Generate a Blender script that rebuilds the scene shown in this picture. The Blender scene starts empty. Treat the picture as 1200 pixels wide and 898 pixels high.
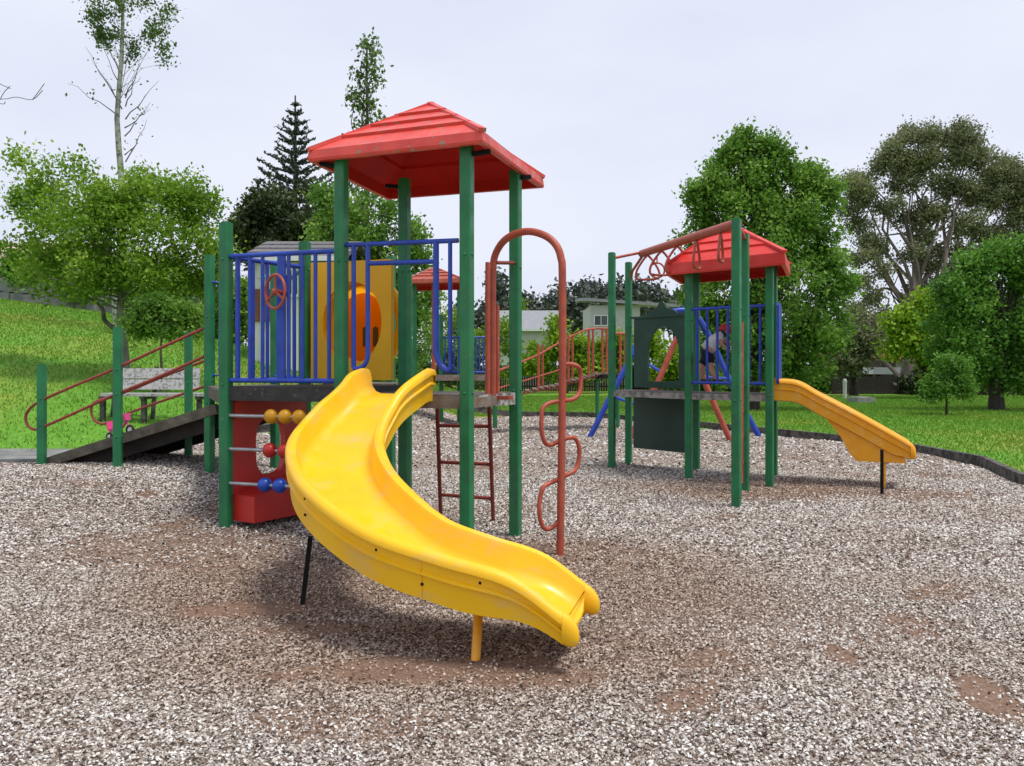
import bpy, math, random
import numpy as np
from mathutils import Vector, Matrix, Quaternion
random.seed(7); rng = np.random.default_rng(11)
sc = bpy.context.scene
COL = sc.collection

# ------------------------------------------------------------ camera, sky, sun, exposure
H = 1.45; F = 1000.0; YH = 430.0          # eye height, focal length and horizon of the 1200 px wide photograph
cam = bpy.data.objects.new('camera', bpy.data.cameras.new('camera')); COL.objects.link(cam)
cam.location = (0, 0, H); cam.rotation_euler = (math.radians(90), 0, 0)
cam.data.sensor_width = 36; cam.data.lens = 36 * F / 1200; cam.data.shift_y = -(449 - YH) / 1200
cam.data.clip_start = 0.05; cam.data.clip_end = 2000
sc.camera = cam
SUN_DIR = Vector((0.30, -0.16, 0.93)).normalized()     # towards the sun
SUN_EL = math.asin(SUN_DIR.z); SUN_AZ = math.atan2(SUN_DIR.x, SUN_DIR.y)
w = bpy.data.worlds.new('World'); sc.world = w; w.use_nodes = True
nt = w.node_tree; nt.nodes.clear()
wo = nt.nodes.new('ShaderNodeOutputWorld'); bg = nt.nodes.new('ShaderNodeBackground'); bg.inputs[1].default_value = 0.1
sky = nt.nodes.new('ShaderNodeTexSky'); sky.sky_type = 'NISHITA'; sky.sun_disc = False
sky.sun_elevation = SUN_EL; sky.sun_rotation = SUN_AZ; sky.dust_density = 3.0
tc = nt.nodes.new('ShaderNodeTexCoord'); mp = nt.nodes.new('ShaderNodeMapping'); mp.inputs['Scale'].default_value = (1, 1, 3.0)
nz = nt.nodes.new('ShaderNodeTexNoise'); nz.inputs['Scale'].default_value = 1.7; nz.inputs['Detail'].default_value = 5
cr = nt.nodes.new('ShaderNodeValToRGB')
cr.color_ramp.elements[0].position = 0.36; cr.color_ramp.elements[0].color = (6.6, 7.1, 8.45, 1)
cr.color_ramp.elements[1].position = 0.64; cr.color_ramp.elements[1].color = (7.8, 8.1, 9.2, 1)
mx = nt.nodes.new('ShaderNodeMixRGB'); mx.inputs[0].default_value = 0.9
nt.links.new(tc.outputs['Generated'], mp.inputs[0]); nt.links.new(mp.outputs[0], nz.inputs['Vector'])
nt.links.new(nz.outputs['Fac'], cr.inputs[0]); nt.links.new(sky.outputs[0], mx.inputs[1]); nt.links.new(cr.outputs[0], mx.inputs[2])
nt.links.new(mx.outputs[0], bg.inputs[0]); nt.links.new(bg.outputs[0], wo.inputs[0])
sun = bpy.data.objects.new('sun', bpy.data.lights.new('sun', 'SUN')); COL.objects.link(sun)
sun.data.energy = 2.6; sun.data.angle = math.radians(15); sun.data.color = (1.0, 0.96, 0.89)
sun.rotation_euler = SUN_DIR.to_track_quat('Z', 'Y').to_euler()
sc.view_settings.view_transform = 'Standard'; sc.view_settings.look = 'None'
sc.view_settings.exposure = 0.2; sc.view_settings.gamma = 1; sc.view_settings.use_curve_mapping = False
sc.render.engine = 'CYCLES'; sc.cycles.max_bounces = 6; sc.cycles.transparent_max_bounces = 4

# ------------------------------------------------------------ measuring helpers
def P(x, y, D): return Vector(((x - 600) / F * D, D, H - (y - YH) / F * D))
def on(a, b, x, y):
    """point of the vertical plane over plan line a-b that is seen at x, y"""
    k = (x - 600) / F; dx = b[0] - a[0]; dy = b[1] - a[1]
    t = (k * a[1] - a[0]) / (dx - k * dy)
    return P(x, y, a[1] + t * dy)
def S(t): t = min(1, max(0, t)); return t * t * (3 - 2 * t)
HT = [-9, 0.06, .2, .37, .46, .6, .9, 9]; HG = [0, 0, .9, 2.3, 2.95, 3.5, 4.2, 6]
def gz(x, y):
    z = .32 * S((-x - .9) / 3) * S((y - 5.5) / 3.5)
    if y > 11.5:
        g = float(np.interp(-x / y, HT, HG))
        z += g * min(1, ((y - 11.5) / 18.5) ** .95)
    return z

# ------------------------------------------------------------ materials
def _n(nt, t): return nt.nodes.new(t)
def mat(name, col, rough=.5, col2=None, scale=6, amt=.5, detail=6, bump=0, bscale=60, spec=.5, lo=.35, hi=.65,
        flecks=None, fscale=40, fpos=.68, coat=0, stretch=None):
    m = bpy.data.materials.new(name); m.use_nodes = True; nt = m.node_tree; b = nt.nodes['Principled BSDF']
    b.inputs['Roughness'].default_value = rough; b.inputs['Specular IOR Level'].default_value = spec
    b.inputs['Coat Weight'].default_value = coat
    tc = _n(nt, 'ShaderNodeTexCoord'); mp = _n(nt, 'ShaderNodeMapping')
    if stretch: mp.inputs['Scale'].default_value = stretch
    nt.links.new(tc.outputs['Object'], mp.inputs[0])
    nz = _n(nt, 'ShaderNodeTexNoise'); nz.inputs['Scale'].default_value = scale; nz.inputs['Detail'].default_value = detail
    nt.links.new(mp.outputs[0], nz.inputs['Vector'])
    cr = _n(nt, 'ShaderNodeValToRGB'); e = cr.color_ramp.elements
    e[0].position = lo; e[1].position = hi
    c2 = col2 or tuple(c * .75 for c in col)
    e[0].color = (*[c2[i] * amt + col[i] * (1 - amt) for i in range(3)], 1); e[1].color = (*col, 1)
    nt.links.new(nz.outputs['Fac'], cr.inputs[0]); out = cr.outputs[0]
    if flecks:
        n2 = _n(nt, 'ShaderNodeTexNoise'); n2.inputs['Scale'].default_value = fscale; n2.inputs['Detail'].default_value = 4
        nt.links.new(tc.outputs['Object'], n2.inputs['Vector'])
        r2 = _n(nt, 'ShaderNodeValToRGB'); r2.color_ramp.elements[0].position = fpos; r2.color_ramp.elements[1].position = fpos + .03
        nt.links.new(n2.outputs['Fac'], r2.inputs[0])
        mx = _n(nt, 'ShaderNodeMixRGB'); nt.links.new(r2.outputs[0], mx.inputs[0]); nt.links.new(out, mx.inputs[1])
        mx.inputs[2].default_value = (*flecks, 1); out = mx.outputs[0]
    nt.links.new(out, b.inputs['Base Color'])
    if bump:
        n3 = _n(nt, 'ShaderNodeTexNoise'); n3.inputs['Scale'].default_value = bscale; n3.inputs['Detail'].default_value = 5
        nt.links.new(mp.outputs[0], n3.inputs['Vector'])
        bp = _n(nt, 'ShaderNodeBump'); bp.inputs['Strength'].default_value = bump; bp.inputs['Distance'].default_value = .02
        nt.links.new(n3.outputs['Fac'], bp.inputs['Height']); nt.links.new(bp.outputs[0], b.inputs['Normal'])
    return m
def island_mat(name, cols, rough=.7, trans=0, noise=0, clump=None):
    """each loose leaf or chip takes its own tint; clump adds a slow variation over the crown"""
    m = bpy.data.materials.new(name); m.use_nodes = True; nt = m.node_tree; b = nt.nodes['Principled BSDF']
    b.inputs['Roughness'].default_value = rough; b.inputs['Specular IOR Level'].default_value = .35
    g = _n(nt, 'ShaderNodeNewGeometry'); cr = _n(nt, 'ShaderNodeValToRGB'); cr.color_ramp.interpolation = 'LINEAR'
    el = cr.color_ramp.elements
    while len(el) < len(cols): el.new(.5)
    for i, c in enumerate(cols): el[i].position = i / (len(cols) - 1); el[i].color = (*c, 1)
    if clump:
        tc = _n(nt, 'ShaderNodeTexCoord'); nz = _n(nt, 'ShaderNodeTexNoise'); nz.inputs['Scale'].default_value = clump; nz.inputs['Detail'].default_value = 2
        nt.links.new(tc.outputs['Object'], nz.inputs['Vector'])
        a = _n(nt, 'ShaderNodeMath'); a.operation = 'MULTIPLY_ADD'; a.inputs[1].default_value = .6; nt.links.new(g.outputs['Random Per Island'], a.inputs[0])
        s = _n(nt, 'ShaderNodeMath'); s.operation = 'MULTIPLY_ADD'; s.inputs[1].default_value = 1.6; s.inputs[2].default_value = -.6
        nt.links.new(nz.outputs['Fac'], s.inputs[0]); nt.links.new(s.outputs[0], a.inputs[2]); nt.links.new(a.outputs[0], cr.inputs[0])
    else: nt.links.new(g.outputs['Random Per Island'], cr.inputs[0])
    nt.links.new(cr.outputs[0], b.inputs['Base Color'])
    if trans:
        t = _n(nt, 'ShaderNodeBsdfTranslucent'); nt.links.new(cr.outputs[0], t.inputs[0])
        mx = _n(nt, 'ShaderNodeMixShader'); mx.inputs[0].default_value = trans
        nt.links.new(b.outputs[0], mx.inputs[1]); nt.links.new(t.outputs[0], mx.inputs[2])
        nt.links.new(mx.outputs[0], nt.nodes['Material Output'].inputs[0])
    return m
M = {}
M['green'] = mat('green painted post', (.012, .20, .068), .45, (.009, .125, .048), 5, .8, bump=.08, bscale=90, flecks=(.10, .20, .14), fscale=28, fpos=.70)
M['blue'] = mat('blue powder coat', (.012, .062, .46), .38, (.010, .035, .30), 9, .7, flecks=(.10, .16, .42), fscale=50, fpos=.72)
M['red_pipe'] = mat('faded red pipe', (.46, .085, .045), .5, (.30, .05, .03), 9, .8, flecks=(.55, .30, .24), fscale=45, fpos=.68)
M['dark_red'] = mat('dark red pipe', (.26, .035, .025), .5, (.16, .03, .02), 12, .8)
M['ramp_red'] = mat('dark weathered red rail', (.34, .055, .035), .6, (.20, .035, .025), 12, .8)
M['bark_light'] = mat('pale grey bark', (.27, .265, .23), .9, (.13, .125, .105), 9, .9, bump=.5, bscale=30, stretch=(1, 1, .3))
M['roof'] = mat('faded red roof plastic', (.74, .075, .055), .45, (.60, .05, .04), 5, .9, flecks=(.26, .20, .14), fscale=19, fpos=.635, bump=.05, bscale=30)
M['roof_clean'] = mat('red roof plastic', (.72, .04, .03), .45, (.58, .03, .022), 4, .6)
M['roof_under'] = mat('unfaded red roof lining', (.66, .012, .010), .6, (.52, .010, .008), 4, .6, spec=.25)
M['red_panel'] = mat('red moulded panel', (.55, .022, .018), .38, (.42, .018, .015), 5, .7, flecks=(.30, .06, .05), fscale=30, fpos=.70)
M['yellow'] = mat('yellow slide plastic', (.91, .52, .001), .42, (.86, .455, .001), 2.5, .8, flecks=(.40, .24, .05), fscale=46, fpos=.725, bump=.02, bscale=25)
M['yellow_dull'] = mat('sun faded yellow orange plastic', (.88, .38, .003), .42, (.80, .32, .003), 4, .8, flecks=(.85, .50, .12), fscale=34, fpos=.70)
M['orange'] = mat('orange tunnel plastic', (.72, .21, .008), .35, (.62, .15, .006), 4, .7)
def translucent(k, f):
    nt = M[k].node_tree; b = nt.nodes['Principled BSDF']; t = _n(nt, 'ShaderNodeBsdfTranslucent'); nt.links.new(b.inputs['Base Color'].links[0].from_socket, t.inputs[0])
    x = _n(nt, 'ShaderNodeMixShader'); x.inputs[0].default_value = f; nt.links.new(b.outputs[0], x.inputs[1]); nt.links.new(t.outputs[0], x.inputs[2]); nt.links.new(x.outputs[0], nt.nodes['Material Output'].inputs[0])
M['orange'] = mat('orange tunnel plastic', (.93, .43, .008), .4, (.86, .36, .006), 4, .7); translucent('orange', .55); translucent('roof_under', .3)
def dull(k, a, b, sc_):
    nt = M[k].node_tree; n = _n(nt, 'ShaderNodeTexNoise'); n.inputs['Scale'].default_value = sc_; n.inputs['Detail'].default_value = 6; tc = _n(nt, 'ShaderNodeTexCoord'); nt.links.new(tc.outputs['Object'], n.inputs['Vector'])
    q = _n(nt, 'ShaderNodeMapRange'); q.inputs[1].default_value = .35; q.inputs[2].default_value = .65; q.inputs[3].default_value = a; q.inputs[4].default_value = b; nt.links.new(n.outputs['Fac'], q.inputs[0]); nt.links.new(q.outputs[0], nt.nodes['Principled BSDF'].inputs['Roughness'])
def scuff(k, col, f, sc_, stretch):
    nt = M[k].node_tree; b = nt.nodes['Principled BSDF']; src = b.inputs['Base Color'].links[0].from_socket; tc = _n(nt, 'ShaderNodeTexCoord'); mp = _n(nt, 'ShaderNodeMapping'); mp.inputs['Scale'].default_value = stretch
    n = _n(nt, 'ShaderNodeTexNoise'); n.inputs['Scale'].default_value = sc_; n.inputs['Detail'].default_value = 9; n.inputs['Roughness'].default_value = .7; nt.links.new(tc.outputs['Object'], mp.inputs[0]); nt.links.new(mp.outputs[0], n.inputs['Vector'])
    q = _n(nt, 'ShaderNodeMapRange'); q.inputs[1].default_value = .52; q.inputs[2].default_value = .72; q.inputs[3].default_value = 0; q.inputs[4].default_value = f; nt.links.new(n.outputs['Fac'], q.inputs[0])
    x = _n(nt, 'ShaderNodeMixRGB'); x.inputs[2].default_value = (*col, 1); nt.links.new(q.outputs[0], x.inputs[0]); nt.links.new(src, x.inputs[1]); nt.links.new(x.outputs[0], b.inputs['Base Color'])
scuff('yellow', (.70, .45, .13), .75, 4, (1, 1, 2.5)); scuff('yellow_dull', (.80, .50, .15), .7, 6, (1, 1, 1)); scuff('green', (.05, .11, .07), .8, 9, (1, 1, .35)); scuff('roof', (.42, .14, .11), .6, 6, (1, 1, 1)); scuff('blue', (.05, .09, .30), .7, 12, (1, 1, 1)); scuff('red_pipe', (.30, .10, .06), .8, 14, (1, 1, .5))
for k_ in ('yellow', 'yellow_dull', 'roof', 'roof_clean', 'green'): dull(k_, .28, .60, 7)
M['amber_panel'] = mat('amber panel plastic', (.95, .50, .003), .42, (.88, .43, .003), 3, .7)
M['panel_green'] = mat('dark green playhouse panel', (.011, .055, .036), .45, (.008, .036, .026), 4, .8, flecks=(.03, .10, .07), fscale=25, fpos=.70)
M['bead_blue'] = mat('blue bead', (.01, .07, .45), .35, (.01, .05, .33), 8, .6)
M['bead_yellow'] = mat('yellow bead', (.68, .33, .006), .35, (.5, .23, .006), 8, .7)
M['bead_red'] = mat('red bead', (.50, .02, .016), .35, (.36, .02, .015), 8, .7)
M['steel'] = mat('galvanised steel', (.42, .44, .46), .35, (.28, .30, .32), 14, .8); M['steel'].node_tree.nodes['Principled BSDF'].inputs['Metallic'].default_value = .6
M['black_metal'] = mat('black painted steel', (.008, .008, .008), .8, (.015, .015, .015), 20, .8, spec=.15)
M['deck'] = mat('weathered deck timber', (.16, .14, .12), .8, (.07, .06, .05), 14, .9, bump=.5, bscale=50, stretch=(1, 6, 6))
M['deck_grey'] = mat('grey deck board', (.30, .28, .26), .85, (.12, .11, .10), 12, .9, bump=.4, bscale=50, lo=.4, hi=.55)
M['deck_dark'] = mat('dark rubber deck edge', (.045, .042, .040), .75, (.02, .02, .02), 16, .9, flecks=(.11, .10, .09), fscale=25, fpos=.64)
M['plank'] = mat('brown deck fascia', (.17, .11, .075), .8, (.28, .25, .22), 7, .9, bump=.4, bscale=60)
M['pale_plank'] = mat('bleached deck timber', (.42, .41, .39), .85, (.09, .08, .07), 16, .9, lo=.42, hi=.55)
M['border'] = mat('weathered border timber', (.12, .11, .10), .9, (.025, .022, .02), 9, .95, bump=.6, bscale=40, lo=.38, hi=.60)
M['ramp'] = mat('ramp timber', (.15, .135, .10), .85, (.07, .06, .045), 9, .9, bump=.5, bscale=40)
M['ramp_dark'] = mat('dark timber and ramp shade', (.025, .018, .015), .85, (.012, .01, .01), 9, .8)  # joists: shade beneath the ramp put into the colour; landing: plain dark timber
M['path'] = mat('weathered concrete path', (.25, .25, .24), .9, (.13, .13, .125), 3.5, .9, bump=.3, bscale=60)
M['bench'] = mat('bleached bench timber', (.46, .45, .44), .85, (.15, .15, .14), 26, .9, bump=.3, bscale=50, lo=.36, hi=.52)
M['pink'] = mat('pink plastic', (.72, .06, .26), .35); M['rubber'] = mat('black rubber', (.012, .012, .012), .7)
M['bark'] = mat('grey brown tree bark', (.16, .14, .11), .9, (.06, .05, .04), 9, .9, bump=.7, bscale=30, stretch=(1, 1, .3))
M['bark_dark'] = mat('dark tree bark', (.055, .043, .035), .9, (.025, .02, .017), 7, .9, bump=.7, bscale=30, stretch=(1, 1, .3))
M['bark_gum'] = mat('red brown gum bark', (.24, .19, .165), .9, (.12, .09, .078), 3, .9, bump=.5, bscale=10, stretch=(1, 1, .3))
M['bark_pale'] = mat('pale speckled birch bark', (.36, .37, .31), .85, (.12, .12, .10), 8, .9, bump=.3, lo=.4, hi=.55)
M['stone'] = mat('grey retaining wall stone', (.30, .30, .30), .9, (.17, .17, .17), 2.5, .9, bump=.5, bscale=12)
M['wall_white'] = mat('white house wall', (.68, .69, .70), .8, (.58, .59, .60), 2, .6)
M['wall_grey'] = mat('pale grey house wall', (.50, .51, .50), .8, (.42, .43, .42), 2, .6)
M['wall_cream'] = mat('cream house wall', (.62, .50, .40), .8, (.5, .40, .33), 2, .6)
M['wall_brick'] = mat('brown brick wall', (.22, .09, .06), .85, (.15, .06, .045), 12, .8)
M['tile_grey'] = mat('grey roof tile', (.17, .165, .17), .8, (.09, .088, .09), 9, .8)
M['tile_pale'] = mat('pale grey roof metal', (.27, .28, .30), .6, (.20, .21, .22), 5, .7)
M['tile_red'] = mat('orange red roof tile', (.48, .13, .08), .8, (.36, .10, .07), 6, .8)
M['tile_cream'] = mat('cream roof tile', (.62, .50, .42), .8, (.5, .4, .34), 6, .8)
M['glass'] = mat('dark window glass', (.05, .06, .07), .12, (.08, .10, .12), 1, .6, spec=.8)
M['frame_white'] = mat('white window frame', (.72, .73, .74), .6)
M['fence'] = mat('dark stained fence timber', (.035, .026, .021), .85, (.018, .014, .012), 9, .8)
M['concrete'] = mat('pale concrete', (.30, .30, .29), .9, (.2, .2, .2), 6, .8)
M['skin'] = mat('skin', (.56, .30, .21), .55, (.50, .25, .17), 12, .4)
M['shirt'] = mat('white cotton', (.72, .72, .73), .85, (.6, .6, .62), 20, .5)
M['shorts'] = mat('navy cotton', (.008, .012, .035), .85); M['cap'] = mat('red cap cloth', (.60, .03, .03), .75)
M['shoe'] = mat('dark shoe', (.03, .03, .04), .6); M['hair'] = mat('brown hair', (.05, .03, .02), .7)
def leafmat(n, dark, mid, light, clump, trans=.3): return island_mat(n, [dark, mid, mid, light], .55, trans, clump=clump)
M['leaf_maple'] = leafmat('fresh maple leaves', (.07, .155, .012), (.18, .33, .022), (.42, .56, .08), .9, .4)
M['leaf_amber'] = leafmat('liquidambar leaves', (.05, .14, .018), (.145, .295, .035), (.38, .56, .11), .8, .42)
M['leaf_deep'] = leafmat('deep green leaves', (.045, .13, .018), (.12, .28, .035), (.28, .50, .08), .6, .4)
M['leaf_lime'] = leafmat('lime leaves', (.09, .19, .01), (.24, .40, .02), (.48, .62, .07), .7, .38)
M['leaf_gum'] = leafmat('olive gum leaves', (.105, .12, .058), (.20, .225, .11), (.38, .40, .18), .28, .35)
M['leaf_dark'] = leafmat('dark olive leaves', (.018, .032, .012), (.045, .068, .020), (.12, .15, .045), .4, .15)
M['leaf_pine'] = leafmat('blue green pine needles', (.028, .050, .038), (.055, .085, .060), (.11, .145, .095), .3, .15)
M['leaf_far'] = leafmat('grey green far leaves', (.045, .060, .052), (.095, .115, .095), (.18, .20, .16), .12, .1)
M['leaf_poplar'] = leafmat('poplar leaves', (.045, .09, .02), (.11, .19, .04), (.24, .33, .09), .8, .3)

# ------------------------------------------------------------ object helpers
BASE = {}
def link(name, me, parent):
    o = bpy.data.objects.new(name, me); COL.objects.link(o)
    if parent: o.parent = parent; BASE[o.name] = BASE[parent.name]
    else: BASE[o.name] = Vector((0, 0, 0))
    return o
def tag(o, label=None, cat=None, group=None, kind=None):
    for k, v in (('label', label), ('category', cat), ('group', group), ('kind', kind)):
        if v: o[k] = v
    return o
def thing(name, loc, label, cat, group=None):
    o = bpy.data.objects.new(name, None); COL.objects.link(o); o.location = loc; o.empty_display_size = .2
    BASE[o.name] = Vector(loc); return tag(o, label, cat, group)
def rotz(a): return Matrix.Rotation(a, 3, 'Z')
class MB:
    def __init__(s): s.v = []; s.f = []
    def add(s, vs, fs):
        n = len(s.v); s.v += [Vector(q) for q in vs]; s.f += [tuple(i + n for i in f) for f in fs]; return s
    def box(s, c, size, R=None, ch=0):
        c = Vector(c); hx, hy, hz = [q / 2 for q in size]
        if ch: pl = [(-hx + ch, -hy), (hx - ch, -hy), (hx, -hy + ch), (hx, hy - ch), (hx - ch, hy), (-hx + ch, hy), (-hx, hy - ch), (-hx, -hy + ch)]
        else: pl = [(-hx, -hy), (hx, -hy), (hx, hy), (-hx, hy)]
        n = len(pl); vs = [Vector((x, y, -hz)) for x, y in pl] + [Vector((x, y, hz)) for x, y in pl]
        if R is not None: vs = [R @ q for q in vs]
        fs = [tuple(range(n))[::-1], tuple(range(n, 2 * n))] + [(i, (i + 1) % n, n + (i + 1) % n, n + i) for i in range(n)]
        return s.add([c + q for q in vs], fs)
    def beam(s, a, b, w_, h_, up=Vector((0, 0, 1))):
        a = Vector(a); b = Vector(b); d = (b - a).normalized(); x = d.cross(up).normalized(); y = x.cross(d)
        vs = [q + x * sx * w_ / 2 + y * sy * h_ / 2 for q in (a, b) for sx, sy in ((-1, -1), (1, -1), (1, 1), (-1, 1))]
        return s.add(vs, [(0, 1, 2, 3), (7, 6, 5, 4), (0, 4, 5, 1), (1, 5, 6, 2), (2, 6, 7, 3), (3, 7, 4, 0)])
    def tube(s, pts, r, n=10, closed=False, cap=True):
        pts = [Vector(p) for p in pts]; m = len(pts); rs = r if isinstance(r, (list, tuple)) else [r] * m
        tans = []
        for i in range(m):
            if closed: t = pts[(i + 1) % m] - pts[i - 1]
            else: t = pts[min(i + 1, m - 1)] - pts[max(i - 1, 0)]
            tans.append(t.normalized() if t.length > 1e-9 else Vector((0, 0, 1)))
        t0 = tans[0]; x = t0.cross(Vector((0, 0, 1)) if abs(t0.z) < .9 else Vector((1, 0, 0))).normalized()
        vs = []
        for i in range(m):
            t = tans[i]; x = (x - t * x.dot(t)).normalized(); y = t.cross(x)
            for k in range(n):
                a = 2 * math.pi * k / n; vs.append(pts[i] + (x * math.cos(a) + y * math.sin(a)) * rs[i])
        fs = []
        for i in range(m if closed else m - 1):
            j = (i + 1) % m
            for k in range(n): fs.append((i * n + k, i * n + (k + 1) % n, j * n + (k + 1) % n, j * n + k))
        if cap and not closed: fs += [tuple(range(n))[::-1], tuple((m - 1) * n + k for k in range(n))]
        return s.add(vs, fs)
    def sphere(s, c, r, n=16, sx=1, sy=1, sz=1):
        c = Vector(c); h = n // 2; vs = [c + Vector((0, 0, r * sz))]
        for i in range(1, h):
            p = math.pi * i / h
            for k in range(n):
                a = 2 * math.pi * k / n; vs.append(c + Vector((r * sx * math.sin(p) * math.cos(a), r * sy * math.sin(p) * math.sin(a), r * sz * math.cos(p))))
        vs.append(c - Vector((0, 0, r * sz))); fs = [(0, 1 + k, 1 + (k + 1) % n) for k in range(n)]
        for i in range(h - 2):
            for k in range(n): fs.append((1 + i * n + k, 1 + (i + 1) * n + k, 1 + (i + 1) * n + (k + 1) % n, 1 + i * n + (k + 1) % n))
        L = len(vs) - 1; b = 1 + (h - 2) * n
        fs += [(L, b + (k + 1) % n, b + k) for k in range(n)]
        return s.add(vs, fs)
    def plate(s, o, ux, uy, outer, th, inner=None):
        """plate through o spanned by ux, uy; outer (and a hole inner with as many points) in its own 2D units"""
        o = Vector(o); ux = Vector(ux); uy = Vector(uy); nn = ux.cross(uy).normalized() * th / 2
        pt = lambda p, k: o + ux * p[0] + uy * p[1] + nn * k
        n = len(outer)
        if inner is None:
            vs = [pt(p, 1) for p in outer] + [pt(p, -1) for p in outer]
            return s.add(vs, [tuple(range(n)), tuple(range(n, 2 * n))[::-1]] + [(i, n + i, n + (i + 1) % n, (i + 1) % n) for i in range(n)])
        vs = [pt(p, 1) for p in outer] + [pt(p, -1) for p in outer] + [pt(p, 1) for p in inner] + [pt(p, -1) for p in inner]
        fs = []
        for i in range(n):
            j = (i + 1) % n
            fs += [(i, j, 2 * n + j, 2 * n + i), (n + j, n + i, 3 * n + i, 3 * n + j), (j, i, n + i, n + j), (2 * n + i, 2 * n + j, 3 * n + j, 3 * n + i)]
        return s.add(vs, fs)
    def each(s, name, m, parent=None, smooth=False):
        """one object per loose piece of this collection"""
        par = list(range(len(s.v)))
        def find(a):
            while par[a] != a: par[a] = par[par[a]]; a = par[a]
            return a
        for f in s.f:
            for i in f[1:]: par[find(i)] = find(f[0])
        gr = {}
        for f in s.f: gr.setdefault(find(f[0]), []).append(f)
        out = []
        for k, fs in gr.items():
            ids = sorted({i for f in fs for i in f}); ix = {a: b for b, a in enumerate(ids)}; q = MB(); q.v = [s.v[i] for i in ids]; q.f = [tuple(ix[i] for i in f) for f in fs]
            out.append(q.build(name, m, parent, smooth))
        return out
    def build(s, name, m, parent=None, smooth=False):
        b = BASE[parent.name] if parent else Vector((0, 0, 0))
        me = bpy.data.meshes.new(name); me.from_pydata([tuple(q - b) for q in s.v], [], s.f); me.materials.append(M[m] if isinstance(m, str) else m)
        if smooth:
            me.polygons.foreach_set('use_smooth', [True] * len(me.polygons))
            me.set_sharp_from_angle(angle=math.radians(38))
        me.update(); return link(name, me, parent)
def npmesh(name, V, Fc, m, parent=None):
    b = BASE[parent.name] if parent else Vector((0, 0, 0))
    V = V - np.array(b); me = bpy.data.meshes.new(name); k = Fc.shape[1]
    me.vertices.add(len(V)); me.vertices.foreach_set('co', V.astype(np.float32).ravel())
    me.loops.add(Fc.size); me.loops.foreach_set('vertex_index', Fc.astype(np.int32).ravel())
    me.polygons.add(len(Fc)); me.polygons.foreach_set('loop_start', np.arange(len(Fc), dtype=np.int32) * k)
    me.materials.append(M[m] if isinstance(m, str) else m); me.update(calc_edges=True); me.validate()
    return link(name, me, parent)
def ringpts(c, ax, ay, r, n=24): return [Vector(c) + Vector(ax) * math.cos(2 * math.pi * k / n) * r + Vector(ay) * math.sin(2 * math.pi * k / n) * r for k in range(n)]
def smoothpath(pts, m=6):
    p = [Vector(q) for q in pts]; p = [2 * p[0] - p[1]] + p + [2 * p[-1] - p[-2]]; o = []
    for i in range(len(p) - 3):
        a, b, c, d = p[i:i + 4]
        for k in range(m):
            t = k / m; o.append(.5 * ((2 * b) + (c - a) * t + (2 * a - 5 * b + 4 * c - d) * t * t + (3 * b - a - 3 * c + d) * t ** 3))
    o.append(p[-2]); return o

# ------------------------------------------------------------ ground
def grid(name, xs, ys, fz, m, kind):
    V = np.array([(x, y, fz(x, y)) for y in ys for x in xs]); nx = len(xs); ny = len(ys)
    i = np.arange(nx - 1)[None, :] + nx * np.arange(ny - 1)[:, None]; i = i.ravel()
    Fc = np.stack([i, i + 1, i + 1 + nx, i + nx], 1); o = npmesh(name, V, Fc, m); o.data.polygons.foreach_set('use_smooth', [True] * len(Fc)); o['kind'] = kind
    return o
# lawn material: mown grass with broad and fine variation
def lawn_mat():
    m = bpy.data.materials.new('mown grass'); m.use_nodes = True; nt = m.node_tree; b = nt.nodes['Principled BSDF']
    b.inputs['Roughness'].default_value = .8; b.inputs['Specular IOR Level'].default_value = .15
    tc = _n(nt, 'ShaderNodeTexCoord')
    def noise(sc_, det):
        n = _n(nt, 'ShaderNodeTexNoise'); n.inputs['Scale'].default_value = sc_; n.inputs['Detail'].default_value = det
        nt.links.new(tc.outputs['Object'], n.inputs['Vector']); return n
    a = noise(.22, 5); f = noise(9, 8); g = noise(55, 3)
    r = _n(nt, 'ShaderNodeValToRGB'); e = r.color_ramp.elements; e[0].position = .38; e[0].color = (.27, .28, .045, 1); e[1].position = .56; e[1].color = (.12, .30, .028, 1)
    nt.links.new(a.outputs['Fac'], r.inputs[0])
    r2 = _n(nt, 'ShaderNodeValToRGB'); e = r2.color_ramp.elements; e[0].position = .3; e[0].color = (.80, .80, .80, 1); e[1].position = .7; e[1].color = (1.14, 1.14, 1.1, 1)
    nt.links.new(f.outputs['Fac'], r2.inputs[0])
    mu = _n(nt, 'ShaderNodeMixRGB'); mu.blend_type = 'MULTIPLY'; mu.inputs[0].default_value = 1; nt.links.new(r.outputs[0], mu.inputs[1]); nt.links.new(r2.outputs[0], mu.inputs[2])
    # pale clover heads
    r3 = _n(nt, 'ShaderNodeValToRGB'); e = r3.color_ramp.elements; e[0].position = .72; e[0].color = (0, 0, 0, 1); e[1].position = .75; e[1].color = (1, 1, 1, 1)
    n4 = noise(14, 2); nt.links.new(n4.outputs['Fac'], r3.inputs[0])
    m2 = _n(nt, 'ShaderNodeMixRGB'); nt.links.new(r3.outputs[0], m2.inputs[0]); nt.links.new(mu.outputs[0], m2.inputs[1]); m2.inputs[2].default_value = (.5, .55, .4, 1)
    nt.links.new(m2.outputs[0], b.inputs['Base Color'])
    bp = _n(nt, 'ShaderNodeBump'); bp.inputs['Strength'].default_value = .45; bp.inputs['Distance'].default_value = .04
    nt.links.new(g.outputs['Fac'], bp.inputs['Height']); nt.links.new(bp.outputs[0], b.inputs['Normal'])
    return m
M['lawn'] = lawn_mat()
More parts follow.
